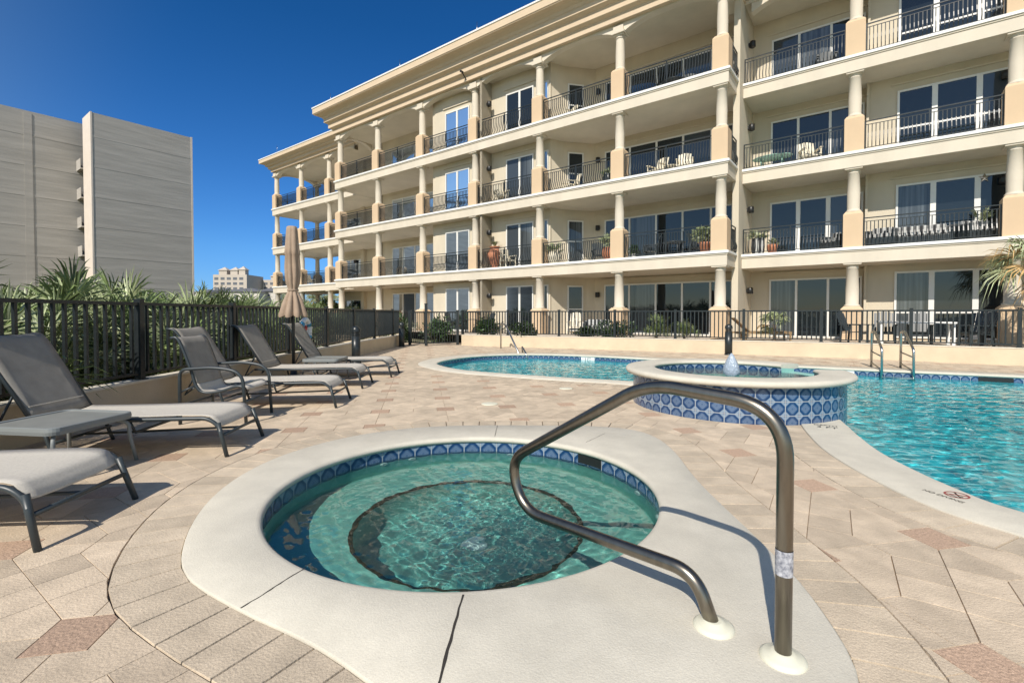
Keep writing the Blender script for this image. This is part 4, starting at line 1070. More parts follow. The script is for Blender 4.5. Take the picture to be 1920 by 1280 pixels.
# armchair
e = empty('patio_armchair', (-4.0, 6.65, 0), R(2), 'low sling armchair with curved grey metal arms between two loungers', 'armchair')
for s_ in (-1, 1):
    y = s_*.36
    b = MB(); b.tube(rail_round([(-.37, y, 0), (-.37, y, .72), (.10, y, .75), (.44, y, .68), (.48, y, 0)], [0, .1, .2, .22, 0], 8), .022, 8); b.build('arm_frame', M['frame_grey'], e)
    y = s_*.30
    b = MB(); b.tube(smooth_path([(-.52, y, 1.13), (-.44, y, 1.13), (-.37, y, 1.0), (-.26, y, .70), (-.20, y, .50), (-.10, y, .41), (.10, y, .42), (.34, y, .49), (.44, y, .46)], 4), .019, 8); b.tube([(-.2, y, .50), (-.38, y+s_*.06, .42)], .014, 6); b.tube([(.4, y, .47), (.47, y+s_*.06, .47)], .014, 6); b.build('seat_rail', M['frame_grey'], e)
b = MB(); b.tube([(.48, -.36, .30), (.48, .36, .30)], .015, 8); b.build('cross_bar', M['frame_grey'], e)
b = MB(); b.tube([(-.37, -.36, .25), (-.37, .36, .25)], .015, 8); b.build('cross_bar', M['frame_grey'], e)
for nm, prof, m in (('back_sling', [(-.53, 1.135), (-.46, 1.145), (-.40, 1.09), (-.355, .98), (-.25, .70), (-.20, .53)], M['sling_shaded']), ('seat_sling', [(-.20, .53), (-.15, .44), (-.05, .41), (.12, .42), (.32, .485), (.42, .485), (.45, .45)], M['sling'])):
    P = smooth_path([(x, 0, z) for x, z in prof], 5); b = MB(); b.smooth = True
    b.loft([[(p.x+.006, -.29+.58*k/8, p.z-.012*(1-(k/4-1)**4)) for k in range(9)] for p in P], closed=False); o = b.build(nm, m, e); so_ = o.modifiers.new('th', 'SOLIDIFY'); so_.thickness = .006; so_.offset = 0

# side tables
def side_table():
    e = empty('side_table'); hw = .385; z = .485
    def rr(h, r, zz, n=6):
        out = []
        for cx, cy, a0 in ((h-r, h-r, 0), (-h+r, h-r, 90), (-h+r, -h+r, 180), (h-r, -h+r, 270)):
            for k in range(n+1): a = R(a0+90*k/n); out.append((cx+r*math.cos(a), cy+r*math.sin(a), zz))
        return out
    b = MB(); b.loft([rr(hw, .09, z-.06), rr(hw+.004, .09, z-.03), rr(hw, .09, z), rr(hw-.012, .085, z+.006), rr(hw-.03, .07, z), rr(hw-.032, .07, z-.01), rr(hw-.035, .07, z-.06), rr(hw, .09, z-.06)]); b.build('rim', M['table_frame'], e)
    b = MB(); b.poly(rr(hw-.033, .07, z-.008)); b.build('glass_top', M['table_glass'], e)
    for sx in (-1, 1):
        for sy in (-1, 1):
            b = MB(); b.tube(rail_round([(sx*(hw-.12), sy*(hw-.12), z-.06), (sx*(hw-.04), sy*(hw-.04), z-.10), (sx*(hw-.035), sy*(hw-.035), .25), (sx*(hw-.0), sy*(hw-.0), 0)], .05), .017, 8); b.build('leg', M['table_frame'], e)
    return e
t1 = side_table(); t1.location = (-4.17, 4.42, 0); t1.rotation_euler = (0, 0, R(-8)); tag(t1, 'square side table with frosted glass top between the two nearest loungers', 'side table', 'side tables')
t2 = copy_tree(t1); t2.location = (-4.1, 10.55, 0); t2.rotation_euler = (0, 0, R(2)); t2['label'] = 'side table in front of the farthest lounger, partly hidden by the lounger before it'

# closed umbrella
e = empty('closed_umbrella', (-4.9, 10.75, 0), 0, 'closed tan market umbrella tied with a strap behind the loungers', 'umbrella')
b = MB(); b.tube([(0, 0, .05), (0, 0, 3.33)], .036, 12); b.build('pole', M['black'], e)
b = MB(); b.smooth = True; b.lathe([(.27, 0), (.27, .06), (.08, .09), (.06, .25), (.0001, .25)], n=24); b.build('base', M['black'], e)
n = 96; rows = []
for z, r, amp in ((3.40, .085, .0), (3.38, .11, .02), (3.30, .12, .08), (3.1, .135, .12), (2.9, .15, .16), (2.78, .165, .18), (2.76, .15, .18), (2.5, .165, .22), (2.3, .16, .24), (2.12, .14, .2), (2.03, .105, .16), (1.98, .10, .14), (1.94, .11, .16), (1.85, .15, .26), (1.75, .19, .32), (1.62, .245, .36), (1.50, .28, .38), (1.44, .27, .36)):
    row = []
    for k in range(n):
        a = 2*PI*k/n; ph = 8*a+.5*math.sin(z*3+a)+.35*math.sin(3*a+z*2); f = abs(math.cos(ph/2))**.8
        rr_ = r*(1-amp+amp*1.25*f)*(1+.04*math.sin(3*a+z)); dz = -.07*f*(amp/.36)*(1 if z < 1.7 else 0)
        row.append((rr_*math.cos(a)-.02*(z-1.9 if z > 1.9 else 0)*.2, rr_*math.sin(a), z+dz))
    rows.append(row)
b = MB(); b.smooth = True; b.loft(rows); b.poly(rows[0]); b.build('canopy', M['canvas'], e)
b = MB(); b.smooth = True; b.lathe([(.118, 1.965), (.122, 1.98), (.118, 2.0)], n=24, cap=False); b.build('strap', M['canvas'], e)
# life ring on the fence
e = empty('life_ring', (-5.36, 12.45, 1.0), 0, 'white life ring with blue bands hanging on the left fence behind the umbrella pole', 'life ring')
b = MB(); pts = [(0, .25*math.cos(2*PI*k/32), .30*math.sin(2*PI*k/32)) for k in range(32)]; b.tube(pts, .065, 10, closed=True); b.build('ring', M['white_paint'], e)
for a in (35, 145, 215, 325):
    b = MB(); pts = [(0, .25*math.cos(R(a+k*5)), .30*math.sin(R(a+k*5))) for k in range(-2, 3)]; b.tube(pts, .069, 10); b.build('band', M['blue'], e)
b = MB(); b.box(-.05, -.02, -.22, .22, -.42, .28); b.build('backing_board', M['white_paint'], e)
b = MB(); b.smooth = True; b.sphere((0, .02, .08), .075, (.4, 1, 1)); b.build('reflector', M['red'], e)
# ================================================================ PLANTS
def fan_leaf(b, base, dirv, pet, rad, rnd, nb=16, droop=.25, spread=R(125), wid=.032):
    """palmate leaf: petiole then a fan of narrow folded blades"""
    d = Vector(dirv).normalized(); base = Vector(base); side = d.cross(Vector((0, 0, 1)))
    side = side.normalized() if side.length > .05 else Vector((1, 0, 0)); upv = side.cross(d).normalized()
    side = (Matrix.Rotation(rnd.uniform(-.6, .6), 3, d) @ side); upv = side.cross(d).normalized()
    hub = base+d*pet-Vector((0, 0, pet*pet*.12)); b.bar(base, hub, .012, .008)
    for i in range(nb):
        t = (i+.5)/nb*2-1; a = t*spread+rnd.uniform(-.05, .05); L = rad*(1-.28*abs(t)**1.5)*rnd.uniform(.85, 1.1)
        bd = (d*math.cos(a)+side*math.sin(a)+upv*rnd.uniform(-.10, .22)).normalized(); sd_ = bd.cross(upv).normalized()*wid*rnd.uniform(.7, 1.2)
        p1 = hub+bd*L*.38; p2 = hub+bd*L*.72-Vector((0, 0, droop*L*.22)); p3 = hub+bd*L-Vector((0, 0, droop*L*rnd.uniform(.5, 1.2)))
        lift = upv*wid*.35
        k = len(b.v); b.v += [tuple(hub), tuple(p1-sd_*.8+lift), tuple(p1+sd_*.8+lift), tuple(p2-sd_*.55+lift), tuple(p2+sd_*.55+lift), tuple(p3), tuple(p1-lift*.3), tuple(p2-lift*.3)]
        for f in ((0, 1, 6), (0, 6, 2), (1, 3, 7, 6), (6, 7, 4, 2), (3, 5, 7), (7, 5, 4)): b.face([k+q_ for q_ in f])
def palmetto_mesh(seed, n, h, rad, m, m2=None, nb=16, wid=.032):
    rnd = random.Random(seed); b = MB()
    for i in range(n):
        az = rnd.uniform(0, 2*PI); el = rnd.uniform(.25, 1.4); d = (math.cos(az)*math.cos(el), math.sin(az)*math.cos(el), math.sin(el))
        b.mi = 1 if (m2 and rnd.random() < .3) else 0
        fan_leaf(b, (rnd.uniform(-.15, .15), rnd.uniform(-.15, .15), h*rnd.uniform(.05, .45)), d, h*rnd.uniform(.30, .62), rad*rnd.uniform(.8, 1.15), rnd, nb=nb, wid=wid)
    return b
protos = []
for sd_ in range(4):
    e = empty('palmetto')
    palmetto_mesh(sd_+11, 28, 1.45, .58, None, True, nb=20, wid=.022).build('fronds', [M['leaf'], M['leaf_pale']], e, recalc=False)
    b = MB(); b.tube([(0, 0, -.1), (.05, .02, .3), (.02, .08, .62)], [.10, .09, .05], 8); b.build('trunk', M['bark'], e)
    protos.append(e)
rnd = random.Random(5); used = set(); spots = []
for row, (x0, hs_) in enumerate(((-6.7, 1.1), (-7.5, 1.32), (-8.9, 1.42), (-10.6, 1.5), (-12.6, 1.55))):
    y = 2.6+row*.5
    while y < 21.5+row*1.5:
        sc = hs_*rnd.uniform(.85, 1.12)*(1 if y < 9 else (1-.020*(y-9)))
        if row == 0 and y > 13: break
        spots.append((x0+rnd.uniform(-.35, .35), y, sc)); y += rnd.uniform(.85, 1.25)*(1+.05*row)
for i, (x, y, sc) in enumerate(spots):
    k = i % 4; o = protos[k] if k not in used else copy_tree(protos[k]); used.add(k)
    o.location = (x, y, -.05); o.rotation_euler = (0, 0, rnd.uniform(0, 6.28)); o.scale = (sc, sc, sc)
    bay = 'the two nearest loungers' if y < 6 else 'the armchair' if y < 8 else 'the middle loungers' if y < 11 else 'the closed umbrella' if y < 14 else 'the farthest lounger'
    lab = ('green saw palmetto close behind the fence beside ' if x > -7.1 else 'green saw palmetto in the second row behind the fence beside ' if x > -8.2 else 'tall green saw palmetto at the back of the hedge beyond ')+bay
    tag(o, lab, 'palmetto', lab.replace('palmetto', 'palmettos'))

def leaf_cloud(b, n, rx, ry, rz, cz, rnd, s=.07, L=1.6, hollow=.35):
    lob = [(rnd.uniform(-.5, .5)*rx, rnd.uniform(-.5, .5)*ry, cz+rnd.uniform(-.35, .5)*rz, rnd.uniform(.45, .7)) for _ in range(7)]
    for _ in range(n):
        lx, ly, lz, lr = rnd.choice(lob)
        v = Vector((rnd.gauss(0, 1), rnd.gauss(0, 1), rnd.gauss(0, 1))).normalized()*rnd.uniform(hollow, 1)**.5*lr
        p = Vector((lx+v.x*rx, ly+v.y*ry, lz+v.z*rz))
        if p.z < .02: continue
        d = (v+Vector((rnd.uniform(-.8, .8), rnd.uniform(-.8, .8), rnd.uniform(-.4, 1)))).normalized(); sdv = d.cross(Vector((rnd.random(), rnd.random(), rnd.random()))).normalized()*s*rnd.uniform(.5, 1)*.5
        l = d*s*L*rnd.uniform(.6, 1.2); b.poly([p-sdv, p+l*.5-sdv*1.3, p+l, p+l*.5+sdv*1.3])
def shrub_proto(seed, n, rx, ry, rz, m, s=.07, L=1.8):
    rnd2 = random.Random(seed); e = empty('shrub'); b = MB(); leaf_cloud(b, n, rx, ry, rz, rz*.75, rnd2, s, L); b.build('foliage', m, e, recalc=False)
    b = MB()
    for k in range(5):
        a = k*1.25; b.tube([(0, 0, 0), (.25*rx*math.cos(a), .25*ry*math.sin(a), rz*.5), (.6*rx*math.cos(a), .6*ry*math.sin(a), rz*1.1)], [.025, .016, .006], 5)
    b.build('stem', M['bark'], e); return e
silv = [shrub_proto(21+k, 1500, .85, .85, .62, M['leaf_silver'], .05, 2.2) for k in range(2)]
first = [True, True]; rnd = random.Random(9)
for i in range(34):
    y = rnd.uniform(14.5, 30); x = -6.4-rnd.uniform(0, 1)**1.3*7*(y-12)/12
    k = i % 2; o = silv[k] if first[k] else copy_tree(silv[k]); first[k] = False; sc = rnd.uniform(.7, 1.05)
    o.location = (x, y, -.02); o.rotation_euler = (0, 0, rnd.uniform(0, 6)); o.scale = (sc, sc, sc*rnd.uniform(.8, 1))
    tag(o, 'pale silvery shrub beyond the far part of the left fence', 'shrub', 'silvery shrubs beyond the left fence')
grn = [shrub_proto(31+k, 1300, .7, .55, .5, [M['leaf_dark']], .06, 2.6) for k in range(2)]
# shrubs in the bed along the far fence
def put(proto, loc, sc, label, group=None, rz=0, fresh=False, cat='shrub'):
    o = proto if fresh else copy_tree(proto); o.location = loc; o.rotation_euler = (0, 0, rz); o.scale = sc if isinstance(sc, tuple) else (sc,)*3
    for k_ in ('group',):
        if k_ in o and not group: del o[k_]
    tag(o, label, cat, group); return o
put(grn[0], (-.9, 22.3, .42), (1.1, 1, 1.0), 'dark green low shrub behind the far fence just right of the gate', fresh=True)
put(grn[1], (.5, 21.6, .42), (1, 1, .7), 'low dark shrub behind the far fence above the sloping pool handrail', rz=1, fresh=True)
put(grn[0], (3.0, 20.5, .42), (.9, .9, .6), 'small dark shrub behind the far fence at the left of a pair', rz=2)
put(grn[1], (4.3, 19.95, .42), (1.1, .9, .8), 'dark shrub behind the far fence at the right of a pair', rz=3)
put(grn[0], (-4.0, 24.3, 0), (1.3, 1, 1.5), 'tall green shrub seen through the bars of the gate', rz=3)
put(grn[1], (-5.9, 24.0, 0), (1.2, 1, 1.5), 'green shrub behind the corner of the left fence beside the gate', rz=1)
put(protos[0], (5.75, 19.2, .42), .62, 'palmetto with arching leaves behind the far fence between two columns', cat='palmetto')
put(protos[1], (6.75, 18.75, .42), .52, 'smaller palmetto behind the far fence, right of the arching one', cat='palmetto', rz=2)

# potted and tall palms with drooping fans
def fan_palm(seed, h, rad, n, pet, m, dry=0.25, tr=.13):
    rnd2 = random.Random(seed); e = empty('fan_palm'); b = MB()
    for i in range(n):
        az = rnd2.uniform(0, 2*PI); el = rnd2.uniform(-.75, 1.25); b.mi = 1 if (el < .05 and rnd2.random() < .75) or rnd2.random() < dry*.4 else 0
        fan_leaf(b, (0, 0, h), (math.cos(az)*math.cos(el), math.sin(az)*math.cos(el), math.sin(el)), pet*rnd2.uniform(.7, 1.1), rad*rnd2.uniform(.85, 1.1), rnd2, nb=22, droop=.75, spread=R(105), wid=.03)
    b.build('crown', [m, M['leaf_dry']], e, recalc=False)
    b = MB(); b.tube([(0, 0, 0), (.02, .01, h*.3), (0, -.02, h*.7), (0, 0, h)], [tr*1.25, tr, tr*.95, tr*.8], 14)
    k = int(h/.14)
    for i in range(k): b.lathe([(tr*1.28, 0), (tr*1.02, .07)], (0, 0, i*.14), 12, cap=False)
    b.build('trunk', M['bark'], e); return e
o = fan_palm(3, 2.6, .85, 22, .72, M['leaf_pale']); o.location = (15.0, 13.65, .28)
tag(o, 'fan palm with drooping brown-tipped fronds at the right edge by the last column', 'palm tree')
o = fan_palm(8, .62, .42, 11, .35, M['leaf_pale'], .05, .05); o.location = (9.6, 17.55, .45)
tag(o, 'small bushy palm on the terrace beside the wooden lounger behind the fence', 'palm')

# ================================================================ FURNITURE AND POTS ON BALCONIES AND TERRACE
def slat_chair(m, name='slatted_chair'):
    e = empty(name)
    for s_ in (-1, 1):
        b = MB(); b.bar((s_*.30, -.28, 0), (s_*.30, -.28, .62), .05, .05); b.build('leg', m, e)
        b = MB(); b.bar((s_*.30, .30, 0), (s_*.30, .26, .62), .05, .05); b.build('leg', m, e)
        b = MB(); b.box(s_*.30-.05, s_*.30+.05, -.34, .34, .6205, .65); b.build('armrest', m, e)
    b = MB()
    for k in range(6): b.box(-.275, .275, -.30+k*.095, -.225+k*.095, .39-k*.008, .415-k*.008)
    b.bar((-.275, -.28, .35), (.275, -.28, .35), .03, .06); b.build('seat', m, e)
    b = MB(); 
    for k in range(6):
        x = -.24+k*.096; b.bar((x, .24, .40), (x, .46, 1.05+.03*math.cos((k-2.5)*.9)), .075, .02, up=(0, 1, 0))
    b.bar((-.28, .37, .74), (.28, .37, .74), .02, .06); b.build('backrest', m, e); return e
def stripe_mat():
    m = bpy.data.materials.new('striped_cushion'); m.use_nodes = True; n = m.node_tree; bs = n.nodes['Principled BSDF']; bs.inputs['Roughness'].default_value = .9
    tc = n.nodes.new('ShaderNodeTexCoord'); sp = n.nodes.new('ShaderNodeSeparateXYZ'); n.links.new(tc.outputs['Object'], sp.inputs[0])
    f = mth(n, 'GREATER_THAN', mth(n, 'FRACT', mth(n, 'MULTIPLY', sp.outputs[0], 5.5)), .5)
    mx = n.nodes.new('ShaderNodeMix'); mx.data_type = 'RGBA'; mx.inputs['A'].default_value = (.50, .50, .48, 1); mx.inputs['B'].default_value = (.03, .032, .035, 1)
    n.links.new(f, mx.inputs['Factor']); n.links.new(mx.outputs['Result'], bs.inputs['Base Color']); return m
M['stripe'] = stripe_mat()
def sofa(Lx, m=None):
    e = empty('wicker_seat'); b = MB(); b.box(-Lx/2, Lx/2, -.38, .38, .08, .32); b.box(-Lx/2, Lx/2, .28, .40, .3205, .68); b.box(-Lx/2, -Lx/2+.12, -.38, .279, .3205, .60); b.box(Lx/2-.12, Lx/2, -.38, .279, .3205, .60); b.build('frame', M['frame_grey'], e, bevel=.02)
    b = MB(); b.box(-Lx/2+.125, Lx/2-.125, -.40, .275, .325, .46); b.build('seat_cushion', M['stripe'], e, bevel=.03)
    b = MB(); b.box(-Lx/2+.13, Lx/2-.13, .12, .27, .465, .74); b.build('back_cushion', M['stripe'], e, bevel=.04); return e
def table(m, w_=.5, h=.72, rnd_top=True):
    e = empty('patio_table'); b = MB(); b.smooth = True
    b.lathe([(w_, h-.03), (w_+.01, h-.015), (w_, h), (.0001, h)], n=28, cap=True); b.build('tabletop', m, e)
    for k in range(4):
        a = PI/4+k*PI/2; b = MB(); b.tube([(w_*.75*math.cos(a), w_*.75*math.sin(a), h-.03), (w_*.7*math.cos(a), w_*.7*math.sin(a), 0)], .022, 6); b.build('leg', m, e)
    return e
def pot(prof, m, plant, seed, n=10, pet=.25, rad=.3, name='potted_plant'):
    e = empty(name); b = MB(); b.smooth = True; b.lathe(prof+[(prof[-1][0]*.85, prof[-1][1]-.03), (.0001, prof[-1][1]-.05)], n=24, cap=True); b.build('pot', m, e)
    r2 = random.Random(seed); b = MB(); z = prof[-1][1]-.05
    if plant == 'grass':
        for _ in range(170):
            a = r2.uniform(0, 2*PI); t = r2.uniform(.1, .5); L = r2.uniform(.3, .5); p = Vector((0, 0, z)); d = Vector((math.cos(a)*t, math.sin(a)*t, 1)).normalized(); q1 = p+d*L*.6; q2 = q1+(d+Vector((math.cos(a), math.sin(a), -.9))*.8)*L*.35
            sdv = Vector((-math.sin(a), math.cos(a), 0))*.008; b.poly([p-sdv, p+sdv, q1+sdv, q1-sdv]); b.poly([q1-sdv, q1+sdv, q2])
    elif plant == 'fan':
        for _ in range(n):
            a = r2.uniform(0, 2*PI); el = r2.uniform(.3, 1.3); fan_leaf(b, (0, 0, z), (math.cos(a)*math.cos(el), math.sin(a)*math.cos(el), math.sin(el)), pet*r2.uniform(.7, 1.2), rad, r2, nb=9, wid=.03, spread=R(80))
    else:
        leaf_cloud(b, 500, .32, .32, .3, z+.25, r2, .07, 1.8)
    b.build('foliage', M['leaf_pale'] if plant != 'dark' else M['leaf_dark'], e, recalc=False); return e
cream = slat_chair(M['cream_paint']); used_c = [False]
def chair_at(a, y, k, rz, label, proto=None, cat='chair', group=None):
    pr = proto or cream; fresh = not pr.get('used', 0)
    o = pr if fresh else copy_tree(pr); pr['used'] = 1
    x, yy, z = BW(a, y, FL[k]+.002); o.location = (x, yy, z); o.rotation_euler = (0, 0, TH+rz); tag(o, label, cat, group); return o
chair_at(-11.6, .55, 2, R(60), 'cream slatted chair on the third floor balcony directly above the terracotta urn')
chair_at(-7.7, 1.3, 2, R(-30), 'cream slatted chair on the third floor balcony below the tall angled window')
chair_at(-7.9, 1.3, 3, R(-25), 'cream slatted chair on the top floor balcony below the tall angled window')
chair_at(-3.25, 1.3, 2, R(-15), 'left one of two cream chairs side by side on the third floor corner balcony')
chair_at(-2.05, 1.3, 2, R(15), 'right one of two cream chairs side by side on the third floor corner balcony')
chair_at(2.4, 3.0, 2, R(25), 'cream chair on the right wing balcony on the third floor beside the pale green table')
chair_at(-11.1, .5, 1, R(70), 'cream chair on the second floor balcony beside the terracotta urn')
dark_c = slat_chair(M['frame_grey'])
chair_at(-3.6, 1.5, 1, R(-80), 'dark chair at the left of the round table on the second floor corner balcony', dark_c)
chair_at(-1.5, 1.6, 1, R(80), 'dark chair at the right of the round table on the second floor corner balcony', dark_c)
chair_at(-6.2, 1.5, 1, R(40), 'dark chair on the second floor balcony beside the pot at the column', dark_c)
chair_at(2.9, 3.0, 3, R(10), 'dark chair on the top floor balcony of the right wing', dark_c)
chair_at(-3.4, 1.5, 3, R(-20), 'dark chair at the left on the top floor corner balcony', dark_c)
chair_at(-1.9, 1.5, 3, R(20), 'dark chair at the right on the top floor corner balcony', dark_c)
chair_at(-36.0, 3.6, 1, R(90), 'cream chair on the far left end balcony on the second floor', cream)
tb = table(M['frame_grey'])
chair_at(-2.6, 1.6, 1, 0, 'dark round table on the second floor corner balcony between two chairs', tb, 'table')
chair_at(-2.6, 1.5, 3, 0, 'dark round table on the top floor corner balcony between two chairs', tb, 'table')
tm = table(M['mint_paint'], .62, .6); chair_at(1.05, 3.0, 2, 0, 'pale green oval table on the right wing balcony on the third floor', tm, 'table'); tm.scale = (1.2, .8, 1)
tw = table(M['cream_paint'], .3, .5); chair_at(-2.65, 1.3, 2, 0, 'small cream table between the two chairs on the third floor corner balcony', tw, 'table')
sf = sofa(1.9); chair_at(5.75, 3.0, 1, 0, 'long wicker sofa with striped cushions on the second floor right wing balcony', sf, 'sofa')
s2 = sofa(.9); chair_at(7.3, 2.9, 1, R(30), 'wicker armchair with striped cushions beside the big column on the second floor right wing', s2, 'armchair')
s3 = copy_tree(s2); s3['used'] = 0; chair_at(3.35, 2.95, 1, R(-40), 'striped wicker armchair at the right end of the balcony with the ribbed white planter', s3, 'armchair')
s4 = copy_tree(s2); s4['used'] = 0; chair_at(4.75, 2.7, 1, R(-10), 'striped wicker seat at the left end of the long striped sofa', s4, 'armchair')
URN = [(.13, 0), (.15, .04), (.12, .08), (.22, .30), (.30, .55), (.31, .72), (.25, .88), (.17, .96), (.17, 1.0), (.22, 1.03), (.22, 1.06)]
def pot_at(o, a, y, k, label, cat='potted plant'): x, yy, z = BW(a, y, FL[k]+.002); o.location = (x, yy, z); tag(o, label, cat); return o
pot_at(pot(URN, M['terracotta'], 'grass', 1), -12.0, .5, 1, 'large terracotta urn with feathery green grass on the second floor balcony').scale = (1.3, 1.3, 1.12)
BOWL = [(.14, 0), (.20, .06), (.27, .25), (.27, .38), (.22, .46), (.24, .49)]
pot_at(pot(BOWL, M['cream_paint'], 'fan', 2), -8.3, .7, 1, 'cream bowl pot with a spreading dark plant right of the column on the second floor').scale = (1.3, 1.3, 1.25)
pot_at(pot(BOWL, M['terracotta'], 'fan', 4, 12, .35, .3), -5.3, .7, 1, 'rounded pot with upright green leaves left of the column on the second floor').scale = (1.25, 1.25, 1.25)
pot_at(pot([(.10, 0), (.14, .2), (.15, .28)], M['white_paint'], 'dark', 5), -4.1, .7, 1, 'small white pot right of the column on the second floor corner balcony').scale = (.7, .7, .8)
pot_at(pot([(.12, 0), (.18, .3), (.2, .36)], M['terracotta'], 'bush', 6), -1.0, .65, 1, 'bushy yellow-green potted plant against the corner column on the second floor').scale = (1.3, 1.3, 1.25)
pot_at(pot(BOWL, M['frame_grey'], 'fan', 9), -5.4, .8, 2, 'dark spiky potted plant left of the column on the third floor balcony')
RIB = [(.20, 0), (.24, .15), (.26, .35), (.25, .55), (.22, .68), (.24, .70)]
wr = pot(RIB, M['stripe'], 'fan', 7, 12, .25, .35); pot_at(wr, .62, 2.55, 1, 'white planter with dark vertical stripes and a spreading plant on the second floor right wing')
pot_at(pot([(.14, 0), (.2, .3), (.2, .4)], M['terracotta'], 'fan', 8, 8, .2, .2), 1.15, 2.6, 1, 'smaller terracotta pot beside the striped white planter')
pot_at(pot([(.14, 0), (.2, .5), (.2, .7)], M['frame_grey'], 'fan', 12, 10, .3, .35), 7.5, 3.25, 1, 'dark pot with a spiky plant behind the striped armchair on the second floor')
# star ornament on the wall of the second floor right wing
b = MB(); b.v = [(0, -.05, 0), (0, .02, 0)]
for k in range(10): r_ = .17 if k % 2 == 0 else .07; b.v.append((r_*math.sin(k*PI/5), 0, r_*math.cos(k*PI/5)))
for k in range(10): b.face((0, 2+k, 2+(k+1) % 10)); b.face((1, 2+(k+1) % 10, 2+k))
x, y, z = BW(7.55, 3.42, FL[1]+2.25); o = b.build('star_ornament', M['steel_pale'], None, (x, y, z), rot=TH); tag(o, 'metal star hanging on the wall above the striped armchair', 'wall ornament')

# terrace furniture behind the far fence
def wooden_lounger():
    e = empty('wooden_lounger'); b = MB(); b.box(-.3, .3, -1.0, .45, .30, .34)
    b.bar((-.3, -1.0, .28), (-.3, .95, .28), .05, .07); b.bar((.3, -1.0, .28), (.3, .95, .28), .05, .07); b.build('frame', M['wood'], e)
    b = MB(); b.bar((-.0, .45, .34), (0, 1.0, .85), .6, .03, up=(0, 0, 1)); b.build('backrest', M['wood'], e)
    for x, y in ((-.3, -.95), (.3, -.95), (-.3, .6), (.3, .6)): b = MB(); b.box(x-.03, x+.03, y-.03, y+.03, 0, .26); b.build('leg', M['wood'], e)
    return e
o = wooden_lounger(); x, y, z = BW(.9, .2, GZ+.002); o.location = (9.5, 18.35, GZ+.002); o.rotation_euler = (0, 0, R(80)); tag(o, 'wooden sun lounger with raised back on the terrace behind the far fence', 'sun lounger')
def tt(o, x, y, rz, label, cat): o.location = (x, y, GZ+.002); o.rotation_euler = (0, 0, rz); tag(o, label, cat); return o
e = empty('dining_table'); b = MB(); b.box(-.95, .95, -.42, .42, .70, .75); b.build('tabletop', M['white_paint'], e)
for sx in (-.88, .88):
    for sy in (-.36, .36): b = MB(); b.box(sx-.04, sx+.04, sy-.04, sy+.04, 0, .6995); b.build('leg', M['white_paint'], e)
tt(e, 13.05, 15.55, TH+R(5), 'long white dining table on the right end of the terrace behind the fence', 'table')
for i, (x, y, rz, lb) in enumerate(((12.6, 16.25, TH, 'dark chair behind the left half of the white dining table'), (13.55, 15.95, TH, 'dark chair behind the right half of the white dining table'), (11.7, 16.4, TH+R(70), 'dark chair at the left end of the white dining table'), (14.4, 14.9, TH-R(70), 'dark chair at the right end of the white dining table near the last column'), (15.1, 15.6, TH-R(30), 'dark chair between the dining table and the last column'))):
    tt(copy_tree(dark_c), x, y, rz, lb, 'chair')
tt(copy_tree(tb), -2.2, 25.6, 0, 'dark round table behind the gate in front of the sliding doors', 'table')
tt(copy_tree(dark_c), -1.4, 25.4, R(-60), 'dark chair right of the round table behind the gate', 'chair')
tt(copy_tree(dark_c), -3.1, 25.9, R(70), 'dark chair left of the round table behind the gate', 'chair')
tt(copy_tree(cream), 3.0, 23.1, R(-20), 'cream chair on the terrace below the angled ground floor window', 'chair')
tt(sofa(1.5), 4.1, 22.4, R(-15), 'striped seat on the terrace right of the cream chair below the angled window', 'bench')

# ================================================================ BEYOND: concrete building, hotels, houses, trees
cb = empty('concrete_building', (-41.5, 47.8, 0), TH, 'tall windowless grey concrete building with horizontal ribs at the left edge', 'building')
M['concrete'] = mat('ribbed_concrete', (.42, .39, .35), .9, var=.12, scale=.5, bump=1.0, bscale=1.1, stretch=(.35, .35, 3.5))
M['concrete_sunlit'] = mat('concrete_sunlit', (.66, .58, .50), .85, var=.05, scale=1)  # tower concrete brightened for its edge strips, sunlight put into the colour
H0 = 21.35
b = MB(); b.box(-2.9, 0, .02, 8.6, -1, H0); b.build('stair_tower', M['concrete'], cb)
b = MB(); b.box(-2.95, .04, -.12, .0195, -1, H0+.05); b.box(-2.95, .04, 8.6005, 8.75, -1, H0+.05); b.build('tower_edge', M['concrete_sunlit'], cb)
b = MB(); b.box(-34, -4.6, -70, 8.7, -1, H0); b.build('wall', M['concrete'], cb)
b = MB()
for k in range(7):
    z = 1.2+k*2.96
    if z < H0-1: b.poly([(.002, .02, z+.35), (.002, 8.6, z+.35), (.014, 8.6, z), (.014, .02, z)]); b.poly([(.014, .02, z), (.014, 8.6, z), (.002, 8.6, z-.03), (.002, .02, z-.03)])
b.build('tower_ribs', M['concrete'], cb, recalc=False)
b = MB()
for k in range(7):
    z = 1.2+k*2.96
    if z < H0-1: b.poly([(-4.598, -70, z+.35), (-4.598, 8.6, z+.35), (-4.584, 8.6, z), (-4.584, -70, z)]); b.poly([(-4.584, -70, z), (-4.584, 8.6, z), (-4.598, 8.6, z-.03), (-4.598, -70, z-.03)])
b.box(-4.5985, -4.55, -4.2, -3.6, -1, H0-.2)
b.build('wall_ribs', M['concrete'], cb, recalc=False)
for k in range(6):
    z = 1.6+k*2.96; b = MB(); b.box(-4.58, -2.96, -.35, .3, z-.12, z); b.box(-4.58, -2.96, -.35, -.31, z+.0005, z+.95); b.build('landing', M['concrete'], cb)
b = MB(); b.box(-4.5, -2.96, .31, .4, -1, H0-3.5); b.build('stair_recess', M['trim_dark'], cb)

